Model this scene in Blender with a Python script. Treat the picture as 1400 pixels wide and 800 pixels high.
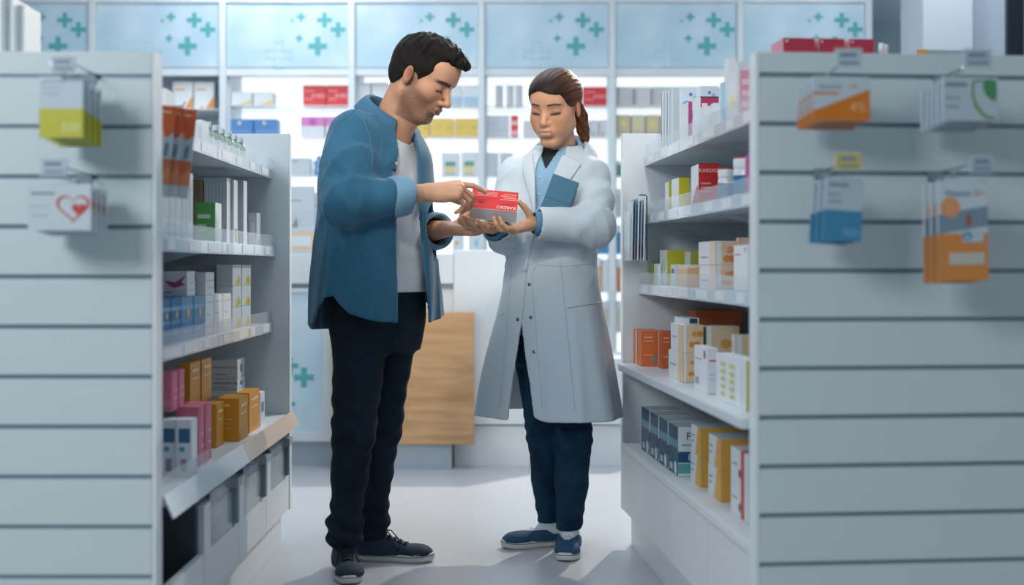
import bpy, bmesh, math, random
import numpy as np
from mathutils import Vector, Matrix
random.seed(7)
for _o in list(bpy.data.objects): bpy.data.objects.remove(_o)
scene = bpy.context.scene
COL = scene.collection

# ------------------------------------------------------------------ camera
F = 1700.0            # focal length in pixels of the 1400 px frame
cam_d = bpy.data.cameras.new('camera'); cam = bpy.data.objects.new('camera', cam_d); COL.objects.link(cam)
cam.location = (0, 0, 1.0); cam.rotation_euler = (math.pi/2, 0, 0)
cam_d.sensor_width = 36; cam_d.lens = 36*F/1400; cam_d.shift_y = -36/1400
cam_d.clip_start = 0.05
cam_d.dof.use_dof = True; cam_d.dof.focus_distance = 4.2; cam_d.dof.aperture_fstop = 1.5
scene.camera = cam
scene.view_settings.view_transform = 'Standard'; scene.view_settings.look = 'None'
scene.view_settings.gamma = 1.0; scene.view_settings.use_curve_mapping = False
scene.view_settings.exposure = 0.1

# ------------------------------------------------------------------ light
def srgb(h):
    if isinstance(h, str):
        h = h.lstrip('#'); c = [int(h[i:i+2], 16)/255 for i in (0, 2, 4)]
    else: c = h
    return tuple((x/12.92 if x <= .04045 else ((x+.055)/1.055)**2.4) for x in c)
world = bpy.data.worlds.new('world'); scene.world = world; world.use_nodes = True
world.node_tree.nodes['Background'].inputs[0].default_value = (*srgb('#c5d8df'), 1)
world.node_tree.nodes['Background'].inputs[1].default_value = 0.385
def area(name, loc, target, size, power, col, sy=None):
    d = bpy.data.lights.new(name, 'AREA'); d.energy = power; d.color = srgb(col); d.size = size
    if sy: d.shape = 'RECTANGLE'; d.size_y = sy
    o = bpy.data.objects.new(name, d); COL.objects.link(o); o.location = loc
    o.rotation_euler = (Vector(target)-Vector(loc)).to_track_quat('-Z', 'Y').to_euler()
    return o
CEIL = 3.25
# the spotlight behind the pharmacist (its housing is built with the ceiling)
sp = bpy.data.lights.new('track_and_fill_spot', 'SPOT'); sp.energy = 380; sp.color = srgb('#fff4e6')
sp.spot_size = math.radians(62); sp.spot_blend = .5; sp.shadow_soft_size = .05
spo = bpy.data.objects.new('track_and_fill_spot', sp); COL.objects.link(spo); spo.location = (1.30, 7.25, 3.02)
spo.rotation_euler = (Vector((.0, 4.3, .3))-Vector((1.30, 7.25, 3.02))).to_track_quat('-Z', 'Y').to_euler()
for _n, _p, _t, _e in (('track_and_fill_spot', (-.55, 1.15, 3.02), (-.27, 4.1, 1.50), 185), ('track_and_fill_spot', (.45, 1.25, 3.02), (.12, 4.3, 1.48), 185)):  # two unseen fill spots, added to brighten the faces
    _d = bpy.data.lights.new(_n, 'SPOT'); _d.energy = _e; _d.color = srgb('#fff1e2'); _d.spot_size = math.radians(19); _d.spot_blend = 1.; _d.shadow_soft_size = .12
    _o = bpy.data.objects.new(_n, _d); COL.objects.link(_o); _o.location = _p; _o.rotation_euler = (Vector(_t)-Vector(_p)).to_track_quat('-Z', 'Y').to_euler()
area('shopfront_light', (-2.6, -.6, 2.9), (.3, 4.4, .9), 1.2, 84, '#eef4f8')

# ------------------------------------------------------------------ materials
MATS = {}
def mat(name, col, rough=.5, metal=0., noise=.04, scale=30., bump=0., emit=None, estr=0., spec=.5, coat=0., sheen=0.):
    """procedural principled material: the colour drifts a little with a noise texture"""
    if name in MATS: return MATS[name]
    m = bpy.data.materials.new(name); m.use_nodes = True; nt = m.node_tree
    b = nt.nodes['Principled BSDF']; c = srgb(col)
    tc = nt.nodes.new('ShaderNodeTexCoord'); nz = nt.nodes.new('ShaderNodeTexNoise')
    nz.inputs['Scale'].default_value = scale; nz.inputs['Detail'].default_value = 4
    nt.links.new(tc.outputs['Object'], nz.inputs['Vector'])
    mx = nt.nodes.new('ShaderNodeMix'); mx.data_type = 'RGBA'
    mx.inputs['A'].default_value = (*[max(0, x*(1-noise)) for x in c], 1)
    mx.inputs['B'].default_value = (*[min(1, x*(1+noise)) for x in c], 1)
    nt.links.new(nz.outputs['Fac'], mx.inputs['Factor'])
    nt.links.new(mx.outputs['Result'], b.inputs['Base Color'])
    b.inputs['Roughness'].default_value = rough; b.inputs['Metallic'].default_value = metal
    b.inputs['Specular IOR Level'].default_value = spec
    if coat: b.inputs['Coat Weight'].default_value = coat; b.inputs['Coat Roughness'].default_value = .15
    if sheen: b.inputs['Sheen Weight'].default_value = sheen
    if bump:
        bp = nt.nodes.new('ShaderNodeBump'); bp.inputs['Strength'].default_value = bump; bp.inputs['Distance'].default_value = .002
        nt.links.new(nz.outputs['Fac'], bp.inputs['Height']); nt.links.new(bp.outputs['Normal'], b.inputs['Normal'])
    if emit:
        b.inputs['Emission Color'].default_value = (*srgb(emit), 1); b.inputs['Emission Strength'].default_value = estr
    MATS[name] = m; return m
def clear_mat(name, col, fac=.3, rough=.12, dif=.25):
    """clear plastic: mostly see-through, with a sheen and a little milkiness"""
    if name in MATS: return MATS[name]
    m = bpy.data.materials.new(name); m.use_nodes = True; nt = m.node_tree; nt.nodes.clear()
    out = nt.nodes.new('ShaderNodeOutputMaterial'); tr = nt.nodes.new('ShaderNodeBsdfTransparent')
    pr = nt.nodes.new('ShaderNodeBsdfPrincipled'); pr.inputs['Base Color'].default_value = (*srgb(col), 1)
    pr.inputs['Roughness'].default_value = rough
    nz = nt.nodes.new('ShaderNodeTexNoise'); nz.inputs['Scale'].default_value = 9
    mr = nt.nodes.new('ShaderNodeMapRange'); mr.inputs['To Min'].default_value = max(0, fac-.08); mr.inputs['To Max'].default_value = fac+.08
    nt.links.new(nz.outputs['Fac'], mr.inputs['Value'])
    mx = nt.nodes.new('ShaderNodeMixShader'); nt.links.new(mr.outputs['Result'], mx.inputs['Fac'])
    nt.links.new(tr.outputs[0], mx.inputs[1]); nt.links.new(pr.outputs[0], mx.inputs[2]); nt.links.new(mx.outputs[0], out.inputs[0])
    MATS[name] = m; return m
def paint(hexcol, rough=.42, **k): return mat('print_'+hexcol.lstrip('#')+('' if rough == .42 else '_%d' % int(rough*100)), hexcol, rough, noise=.03, scale=60, **k)

WHITE = mat('white_laminate', '#dfe6ea', .38, noise=.02, scale=3)
PANEL = mat('slat_laminate', '#d1dbdf', .42, noise=.02, scale=4)
SHELFW = mat('shelf_metal', '#d5dde3', .35, noise=.02, scale=5)
ALU = mat('aluminium', '#9fb0ba', .28, 1., noise=.03)
GREYP = mat('grey_plastic', '#7e8f99', .45)
DARKP = mat('dark_plastic', '#232f38', .5)
RAIL = mat('price_rail_plastic', '#cfdde8', .16, noise=.05, scale=8, coat=.4)
CARD = mat('price_card_paper', '#f0f2f3', .35, coat=.5)
CLEAR = clear_mat('clear_plastic', '#dfeaf2', .26)
CLEARB = clear_mat('clear_bin_plastic', '#b9ccd8', .35)
CHROME = mat('hook_metal', '#b8c6ce', .2, 1.)

# ------------------------------------------------------------------ mesh helpers
class MB:
    def __init__(s): s.v = []; s.f = []; s.m = []; s.mats = []
    def mi(s, m):
        if m not in s.mats: s.mats.append(m)
        return s.mats.index(m)
    def face(s, pts, m):
        i = len(s.v); s.v += [tuple(p) for p in pts]; s.f.append(tuple(range(i, i+len(pts)))); s.m.append(s.mi(m))
    def mesh(s, vs, fs, m):
        i = len(s.v); s.v += [tuple(p) for p in vs]; k = s.mi(m)
        for f in fs: s.f.append(tuple(i+j for j in f)); s.m.append(k)
    def box(s, x0, x1, y0, y1, z0, z1, m, bev=0.):
        if bev > 0:
            bm = bmesh.new(); bmesh.ops.create_cube(bm, size=1)
            for v in bm.verts: v.co = Vector((x0+(v.co.x+.5)*(x1-x0), y0+(v.co.y+.5)*(y1-y0), z0+(v.co.z+.5)*(z1-z0)))
            bmesh.ops.bevel(bm, geom=bm.edges[:], offset=bev, segments=2, affect='EDGES', profile=.7)
            bm.verts.index_update()
            s.mesh([v.co[:] for v in bm.verts], [[v.index for v in f.verts] for f in bm.faces], m); bm.free(); return
        v = [(x0,y0,z0),(x1,y0,z0),(x1,y1,z0),(x0,y1,z0),(x0,y0,z1),(x1,y0,z1),(x1,y1,z1),(x0,y1,z1)]
        s.mesh(v, [(0,3,2,1),(4,5,6,7),(0,1,5,4),(1,2,6,5),(2,3,7,6),(3,0,4,7)], m)
    def lathe(s, prof, m, n=20, c=(0,0,0), capb=True, capt=True):
        i = len(s.v); k = s.mi(m)
        for r, z in prof:
            for j in range(n):
                a = 2*math.pi*j/n; s.v.append((c[0]+r*math.cos(a), c[1]+r*math.sin(a), c[2]+z))
        for q in range(len(prof)-1):
            for j in range(n):
                a, b = i+q*n+j, i+q*n+(j+1) % n; s.f.append((a, b, b+n, a+n)); s.m.append(k)
        if capb: s.f.append(tuple(i+j for j in range(n))[::-1]); s.m.append(k)
        if capt: s.f.append(tuple(i+(len(prof)-1)*n+j for j in range(n))); s.m.append(k)
    def tube(s, pts, r, m, n=8):
        pts = [Vector(p) for p in pts]; i = len(s.v); k = s.mi(m); up = Vector((0, 0, 1))
        rs = r if isinstance(r, (list, tuple)) else [r]*len(pts)
        for q, p in enumerate(pts):
            d = (pts[min(q+1, len(pts)-1)]-pts[max(q-1, 0)]).normalized()
            a = d.cross(up)
            if a.length < .05: a = d.cross(Vector((1, 0, 0)))
            a.normalize(); b = d.cross(a)
            for j in range(n):
                t = 2*math.pi*j/n; s.v.append(tuple(p+(a*math.cos(t)+b*math.sin(t))*rs[q]))
        for q in range(len(pts)-1):
            for j in range(n):
                x, y = i+q*n+j, i+q*n+(j+1) % n; s.f.append((x, y, y+n, x+n)); s.m.append(k)
        s.f.append(tuple(i+j for j in range(n))[::-1]); s.m.append(k)
        s.f.append(tuple(i+(len(pts)-1)*n+j for j in range(n))); s.m.append(k)
    def build(s, name, parent=None, smooth=False):
        me = bpy.data.meshes.new(name); me.from_pydata(s.v, [], s.f)
        for m in s.mats: me.materials.append(m)
        me.polygons.foreach_set('material_index', s.m)
        if smooth: me.shade_smooth()
        me.update()
        o = bpy.data.objects.new(name, me); COL.objects.link(o)
        if parent: o.parent = parent
        return o
def tag(o, label=None, cat=None, group=None, kind=None):
    if label: o['label'] = label
    if cat: o['category'] = cat
    if group: o['group'] = group
    if kind: o['kind'] = kind
    return o
def empty(name, loc=(0, 0, 0), rz=0.):
    o = bpy.data.objects.new(name, None); COL.objects.link(o); o.location = loc; o.rotation_euler = (0, 0, rz); o.empty_display_size = .1
    return o
def boxpart(name, parent, *a, bev=0.):
    m = MB(); m.box(*a, bev=bev); return m.build(name, parent)
_TX = {}
def text_mesh(body):
    """outline of a word in the built-in typeface: (verts with cap height 1, faces, width)"""
    if body in _TX: return _TX[body]
    cu = bpy.data.curves.new('t', 'FONT'); cu.body = body; cu.size = 1; cu.resolution_u = 2
    ob = bpy.data.objects.new('t', cu); COL.objects.link(ob)
    me = ob.evaluated_get(bpy.context.evaluated_depsgraph_get()).to_mesh()
    v = [(p.co.x, p.co.y) for p in me.vertices]; f = [tuple(p.vertices) for p in me.polygons]
    xs = [p[0] for p in v]; h = .72
    v = [((p[0]-min(xs))/h, p[1]/h) for p in v]; w = (max(xs)-min(xs))/h
    bpy.data.objects.remove(ob); bpy.data.curves.remove(cu)
    _TX[body] = (v, f, w); return _TX[body]

# ------------------------------------------------------------------ cartons with flat print
def face_frame(face, w, d, h):
    return {'F': (Vector((-w/2, -d/2, 0)), Vector((1,0,0)), Vector((0,0,1)), w, h, Vector((0,-1,0))),
            'B': (Vector((w/2, d/2, 0)), Vector((-1,0,0)), Vector((0,0,1)), w, h, Vector((0,1,0))),
            'R': (Vector((w/2, -d/2, 0)), Vector((0,1,0)), Vector((0,0,1)), d, h, Vector((1,0,0))),
            'L': (Vector((-w/2, d/2, 0)), Vector((0,-1,0)), Vector((0,0,1)), d, h, Vector((-1,0,0))),
            'T': (Vector((-w/2, -d/2, h)), Vector((1,0,0)), Vector((0,1,0)), w, d, Vector((0,0,1)))}[face]
def put_print(mb, fr, spec, lift):
    o, U, V, fw, fh, N = fr
    P = lambda u, v: o+U*(u*fw)+V*(v*fh)+N*lift
    kind = spec[0]
    if kind == 'r': _, u0, v0, u1, v1, c = spec; mb.face([P(u0,v0), P(u1,v0), P(u1,v1), P(u0,v1)], paint(c))
    elif kind == 'p': mb.face([P(*q) for q in spec[1]], paint(spec[2]))
    elif kind == 'd':
        _, u, v, r, c = spec; R = r*min(fw, fh)
        mb.face([o+U*(u*fw+R*math.cos(a*math.pi/9))+V*(v*fh+R*math.sin(a*math.pi/9))+N*lift for a in range(18)], paint(c))
    elif kind == 't':
        _, body, u, v, hh, c = spec[:6]; vs, fs, w = text_mesh(body); k = hh*fh
        if w*k > fw*.94: k = fw*.94/w
        flip = len(spec) > 6
        pts = [o+U*(u*fw+((x-w/2)*k if not flip else -(x-w/2)*k))+V*(v*fh+((y-.5)*k if not flip else -(y-.5)*k))+N*lift for x, y in vs]
        mb.mesh(pts, fs, paint(c))
def carton_mesh(w, d, h, col, prints=(), top=None, side=None, rough=.42):
    """box with base on z=0, front face at -y; prints: (faces, spec) with 0..1 face coordinates"""
    mb = MB(); base = paint(col, rough); mb.box(-w/2, w/2, -d/2, d/2, 0, h, base)
    if top: mb.m[1] = mb.mi(paint(top, rough))
    if side: mb.m[3] = mb.m[5] = mb.mi(paint(side, rough))
    n = 0
    for faces, spec in prints:
        n += 1
        for f in faces: put_print(mb, face_frame(f, w, d, h), spec, .0004+.00012*n)
    # tuck-flap seam on the top edge
    return mb
def carton(name, label, loc, rz, w, d, h, col, prints=(), group=None, cat='box', **k):
    o = carton_mesh(w, d, h, col, prints, **k).build(name); o.location = loc; o.rotation_euler = (0, 0, rz)
    return tag(o, label, cat, group)
# ------------------------------------------------------------------ the room
def struct(name, mb): return tag(mb.build(name), kind='structure')
FLOOR = mat('floor_vinyl', '#babec3', .32, noise=.05, scale=1.6, bump=.02, spec=.4)
WALL = mat('wall_paint', '#b8c6cf', .7, noise=.03, scale=2)
WALLG = mat('grey_wall_paint', '#8fa3af', .7, noise=.03, scale=2)
BY = 7.72            # front plane of the wall shelving behind the counter
def bx(px, Y): return (px-700)*Y/F
def bz(py, Y): return 1+(364-py)*Y/F
m = MB(); m.box(-5, 5.5, -2.5, 9.2, -.06, 0, FLOOR); struct('floor', m)
m = MB(); m.box(-5, 5.5, 8.25, 8.35, 0, CEIL, WALL); struct('wall_back', m)
m = MB(); m.box(-5.1, -5, -2.5, 8.35, 0, CEIL, WALL); struct('wall_left', m)
m = MB(); m.box(5.5, 5.6, -2.5, 8.35, 0, CEIL, WALL); struct('wall_right', m)
m = MB(); m.box(-5.1, 5.6, .9, 8.35, CEIL, CEIL+.1, mat('ceiling_board', '#dfe6ea', .8)); struct('ceiling', m)
# wall pieces seen above the right-hand shelving
m = MB(); m.box(bx(1262, 7.0), bx(1330, 7.0), 7.0, 7.4, 0, CEIL, mat('pillar_paint', '#c6d0d8', .6, noise=.02)); struct('wall_pillar', m)
m = MB(); m.box(bx(1331, 7.3), bx(1374, 7.3), 7.3, 7.5, 0, CEIL, mat('pillar_paint_blue', '#bccbda', .6, noise=.02)); struct('wall_panel', m)
m = MB(); m.box(bx(1374, 7.3), bx(1396, 7.3), 7.26, 7.34, 0, CEIL, mat('door_frame_dark', '#15232e', .4)); struct('trim_1', m)
m = MB(); m.box(bx(1188, 8.1), bx(1232, 8.1), 8.1, 8.24, 1.2, bz(28, 8.1), WALLG); m.box(bx(1232, 8.1), bx(1252, 8.1), 8.06, 8.24, 1.2, bz(46, 8.1), mat('recess_paint', '#566b78', .7)); struct('wall_niche', m)

# ceiling lamps: unseen fixtures with their own light, out of the picture above the aisle
def ceiling_panel(x, y, sx, sy, power, label, col='#eef6ff'):
    e = empty('ceiling_light', (x, y, CEIL))
    m = MB()
    for a in ((-sx/2-.03, -sx/2, -sy/2-.03, sy/2+.03), (sx/2, sx/2+.03, -sy/2-.03, sy/2+.03), (-sx/2, sx/2, -sy/2-.03, -sy/2), (-sx/2, sx/2, sy/2, sy/2+.03)):
        m.box(*a, -.05, 0, WHITE)
    m.build('frame', e)
    boxpart('diffuser', e, -sx/2, sx/2, -sy/2, sy/2, -.035, -.02, mat('lamp_diffuser', '#f4f8fb', .6, emit='#eef6ff', estr=1.))
    l = area('ceiling_light_lamp', (x, y, CEIL-.06), (x, y, 0), sx, power, col, sy)
    tag(e, label, 'ceiling light', 'ceiling light panels')
for x, y, pw, lb in ((-.2, 3.0, 9, 'square white ceiling light panel above the near end of the aisle'), (-.1, 5.3, 20, 'square white ceiling light panel above the far end of the aisle'),
                     (-2.4, 4.3, 12, 'square white ceiling light panel left of the aisle'), (2.5, 4.3, 10, 'square white ceiling light panel right of the aisle'),
                     (-1.4, 6.9, 22, 'square white ceiling light panel in front of the shelf wall, left'), (2.4, 6.6, 14, 'square white ceiling light panel in front of the shelf wall, right')):
    ceiling_panel(x, y, 1.0, 1.0, pw, lb)
for _p, _t, _l in (((1.30, 7.25), (.0, 4.3, .3), 'dark track spotlight on the ceiling before the shelf wall'), ((-.55, 1.15), (-.27, 4.1, 1.50), 'added fill spotlight over the aisle entrance, brightening the person in denim'), ((.45, 1.25), (.12, 4.3, 1.48), 'added fill spotlight over the aisle entrance, brightening the person in white')):  # both entrance spotlights are housings for the added fill
  e = empty('track_and_fill_spotlight', (*_p, CEIL))
  m = MB(); m.tube([(0, 0, 0), (0, 0, -.13)], .012, DARKP); m.build('stem', e)
  m = MB(); d = (Vector(_t)-Vector((*_p, 3.02))).normalized(); c = Vector((0, 0, -.21))
  m.tube([c-d*.16, c-d*.14, c-d*.005], [.03, .06, .06], DARKP, 16); m.build('housing', e)
  tag(e, _l, 'spotlight')

# ------------------------------------------------------------------ wall shelving behind the counter
GLOW = mat('lit_back_panel', '#f4f7f8', .6, emit='#f6fbff', estr=.78)
GLASSS = clear_mat('frosted_glass_shelf', '#e9f1f5', .3)
def sign_mat():
    m = bpy.data.materials.new('sign_print'); m.use_nodes = True; nt = m.node_tree; b = nt.nodes['Principled BSDF']
    tc = nt.nodes.new('ShaderNodeTexCoord'); nz = nt.nodes.new('ShaderNodeTexNoise'); nz.inputs['Scale'].default_value = 3.2; nz.inputs['Detail'].default_value = 2
    nt.links.new(tc.outputs['Object'], nz.inputs['Vector'])
    r = nt.nodes.new('ShaderNodeValToRGB'); r.color_ramp.elements[0].position = .35; r.color_ramp.elements[1].position = .7
    r.color_ramp.elements[0].color = (*srgb('#b0cddd'), 1); r.color_ramp.elements[1].color = (*srgb('#cbdde8'), 1)
    nt.links.new(nz.outputs['Fac'], r.inputs['Fac']); nt.links.new(r.outputs['Color'], b.inputs['Base Color'])
    nt.links.new(r.outputs['Color'], b.inputs['Emission Color']); b.inputs['Emission Strength'].default_value = .07
    b.inputs['Roughness'].default_value = .35; return m
SIGN = sign_mat()
CROSS = mat('cross_print', '#58a9ab', .5, emit='#58a9ab', estr=.06); CROSSP = mat('cross_print_pale', '#a3ccd6', .5, emit='#a3ccd6', estr=.06)
def cross_mesh(a, m, outline=False):
    mb = MB(); t = .3*a
    poly = [(-t,-a),(t,-a),(t,-t),(a,-t),(a,t),(t,t),(t,a),(-t,a),(-t,t),(-a,t),(-a,-t),(-t,-t)]
    if not outline:
        i = len(poly)
        for f, s in ((-.0015, 1), (0, -1)): pass
        mb.mesh([(x, -.0015, z) for x, z in poly], [(0,1,2,11),(3,4,5,2),(6,7,8,5),(9,10,11,8),(2,5,8,11)], m)
        mb.mesh([(x, y, z) for x, z in poly for y in (-.0015, 0)], [(2*k, 2*k+1, 2*((k+1) % i)+1, 2*((k+1) % i)) for k in range(i)], m)
    else:
        for k in range(12):
            (x0, z0), (x1, z1) = poly[k], poly[(k+1) % 12]; w = .006
            mb.box(min(x0,x1)-w/2, max(x0,x1)+w/2, -.0015, 0, min(z0,z1)-w/2, max(z0,z1)+w/2, m)
    return mb
def add_crosses(parent, ox, y, oz, k, cut=None):
    """the print repeated on every sign; offsets measured from the sign's lower left corner"""
    for u, v, a in ((.53, .74, .012), (.60, .80, .028), (.79, .75, .047), (.90, .60, .047), (.585, .46, .024), (.735, .335, .058)):
        o = cross_mesh(a*k, CROSS).build('cross', parent); o.location = (ox+u*.767*k, y, oz+v*.39*k)
    o = cross_mesh(.078*k, CROSSP, True).build('cross_outline', parent); o.location = (ox+.42*.767*k, y, oz+.20*.39*k)
    m = MB()   # thin print line joining the crosses
    w = .0022*k
    for (u0, v0), (u1, v1) in (((.79, .6), (.79, .50)), ((.79, .5), (.72, .5)), ((.72, .5), (.72, .46)), ((.9, .45), (.9, .36)), ((.9, .36), (.83, .36)), ((.83, .36), (.83, .24)), ((.83, .24), (.79, .24))):
        x0, x1 = sorted((ox+u0*.767*k, ox+u1*.767*k)); z0, z1 = sorted((oz+v0*.39*k, oz+v1*.39*k))
        m.box(x0-w, x1+w, y-.001, y, z0-w, z1+w, CROSSP)
    m.build('print_line', parent)
POSTS = [127, 305, 481, 658, 837, 1012, 1187]
BAYLAB = ['leftmost wall shelf bay with grey unlit back', 'backlit wall shelf bay left of the person in denim', 'backlit wall shelf bay behind the person in denim',
          'backlit wall shelf bay behind the person in white', 'backlit wall shelf bay above the right shelving', 'rightmost wall shelf bay under the last blue sign']
SHELF_Z = [bz(143, BY), bz(186, BY), bz(240, BY), bz(296, BY), bz(347, BY), bz(400, BY), bz(455, BY)]
for i, lab in enumerate(['far left wall shelf bay cut by the frame']+BAYLAB):
    i -= 1
    x0 = bx(POSTS[i] if i >= 0 else POSTS[0]-177, BY); x1 = bx(POSTS[i+1], BY); e = empty('wall_shelf_unit', (x0, BY, 0))
    w = x1-x0; lit = i >= 1; pw = .02
    ZT = bz(4, BY); ZB = bz(92, BY)
    m = MB(); m.box(-pw, pw, -.02, .05, 0, ZT+.12, WHITE, bev=.004)
    if i == 5: m.box(w-pw, w+pw, -.02, .05, 0, ZT+.12, WHITE, bev=.004)
    m.build('post', e)
    boxpart('top_rail', e, pw, w-pw, -.015, .4, ZT, ZT+.14, WHITE)
    s = boxpart('sign_panel', e, pw+.004, w-pw-.004, 0, .03, ZB, ZT-.002, SIGN); add_crosses(s, pw+.004, -.0002, ZB, 1.)
    boxpart('valance', e, pw, w-pw, .005, .06, ZB-.05, ZB-.003, WHITE)
    boxpart('side_panel', e, pw*.4, pw*1.6, .05, .42, .1, ZB, WHITE)
    boxpart('back_panel', e, pw*1.7, w-pw*.2, .40, .43, .1, ZB, GLOW if lit else mat('unlit_back_panel', '#d9e1e6', .6))
    for z in (SHELF_Z if lit else [bz(148, BY), bz(196, BY), bz(240, BY), bz(300, BY)]):
        boxpart('shelf', e, pw*1.7, w-pw, .02, .398, z-.008, z, GLASSS if lit else WHITE)
    boxpart('plinth', e, pw, w-pw, .06, .40, 0, .1, WHITE)
    tag(e, lab, 'shelf unit', 'wall shelf bays')

# ------------------------------------------------------------------ service counter
CY = 6.23
OAKM = bpy.data.materials.new('oak_veneer'); OAKM.use_nodes = True
def _oak():
    nt = OAKM.node_tree; b = nt.nodes['Principled BSDF']; tc = nt.nodes.new('ShaderNodeTexCoord')
    mp = nt.nodes.new('ShaderNodeMapping'); mp.inputs['Scale'].default_value = (1.2, 1, 11); nt.links.new(tc.outputs['Object'], mp.inputs[0])
    nz = nt.nodes.new('ShaderNodeTexNoise'); nz.inputs['Scale'].default_value = 2.2; nz.inputs['Detail'].default_value = 7; nz.inputs['Distortion'].default_value = .5
    nt.links.new(mp.outputs[0], nz.inputs['Vector']); r = nt.nodes.new('ShaderNodeValToRGB')
    r.color_ramp.elements[0].position = .3; r.color_ramp.elements[1].position = .72
    r.color_ramp.elements[0].color = (*srgb('#b8895c'), 1); r.color_ramp.elements[1].color = (*srgb('#d9b084'), 1)
    nt.links.new(nz.outputs['Fac'], r.inputs['Fac']); nt.links.new(r.outputs['Color'], b.inputs['Base Color']); b.inputs['Roughness'].default_value = .45
_oak()
cx0, cx1 = bx(300, CY), bx(620, CY)
e = empty('service_counter', (0, CY, 0))
boxpart('kick_plate', e, cx0, cx1, .02, .55, 0, .118, mat('kick_plate', '#aebbc4', .45))
boxpart('front_panel', e, cx0, cx1, 0, .55, .118, bz(394, CY), WHITE)
boxpart('countertop', e, cx0, cx1, -.03, .6, bz(388, CY), bz(347, CY), WHITE, bev=.006)
boxpart('joint_line', e, cx0, cx1, -.012, 0, bz(394, CY), bz(388, CY), mat('shadow_gap', '#8c9aa5', .6))
m = MB(); fx0, fx1, fz0, fz1 = bx(330, CY), bx(455, CY), bz(602, CY), bz(382+12, CY)
for a in ((fx0, fx1, fz0, fz0+.045), (fx0, fx1, fz1-.02, fz1), (fx1-.045, fx1, fz0+.045, fz1-.02)): m.box(a[0], a[1], -.02, 0, a[2], a[3], WHITE)
m.build('poster_frame', e)
p = boxpart('poster', e, fx0, fx1-.045, -.008, 0, fz0+.045, fz1-.02, SIGN)
for u, v, a in ((416, 516, .050), (397, 500, .042), (396, 552, .03), (372, 470, .04)):
    o = cross_mesh(a, CROSS).build('cross', p); o.location = (bx(u, CY), -.0085, bz(v, CY))
tag(e, 'white service counter with blue cross poster behind the person in denim', 'counter')
WY = 6.10
e = empty('oak_front_panel', (0, WY, 0))
m = MB(); m.box(bx(455, WY), bx(648, WY), 0, .09, bz(608, WY), bz(428, WY), OAKM, bev=.002); o = m.build('veneer_board', e)
m = MB(); m.box(bx(470, WY), bx(617, WY), .02, .1, 0, bz(608, WY), mat('kick_plate', '#aebbc4')); m.build('kick_plate', e)
tag(e, 'oak veneer counter front between the two people', 'counter')
e = empty('white_counter', (0, CY, 0))
boxpart('kick_plate', e, bx(620, CY)+.003, bx(870, CY), .005, .5, 0, bz(580, CY)-.008, WHITE)
boxpart('front_panel', e, bx(617, CY)+.012, bx(790, CY), -.02, .5, bz(580, CY), bz(342, CY), WHITE, bev=.006)
boxpart('low_cabinet', e, bx(790, CY)+.002, bx(870, CY), -.02, .5, bz(580, CY), bz(490, CY), WHITE, bev=.004)
tag(e, 'plain white raised counter block beside the person in white', 'counter')

# ------------------------------------------------------------------ aisle shelving (two gondolas)
GH = 1.476; GL = 1.745; GD = .96
class Frame:
    def __init__(s, ox, oy, a, b, sg, rz): s.o = Vector((ox, oy, 0)); s.a = Vector((*a, 0)); s.b = Vector((*b, 0)); s.sg = sg; s.rz = rz
    def pos(s, u, t, z): return s.o+s.a*u+s.b*t+Vector((0, 0, z))
    def s_at(s, px, t):                      # where along the gondola a line of sight meets depth t
        r = (px-700)/F; p = s.o+s.b*t
        return (p.x-r*p.y)/(r*s.a.y-s.a.x)
    def z_at(s, py, u, t): return 1+(364-py)*s.pos(u, t, 0).y/F
LF = Frame(-.797, 2.755, (0, 1), (-1, 0), 1, math.pi/2)
_a = Vector((-.156, GL)).normalized()
RF = Frame(.548, 2.755, (_a.x, _a.y), (_a.y, -_a.x), -1, math.atan2(_a.y, _a.x)-math.pi)
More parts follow.
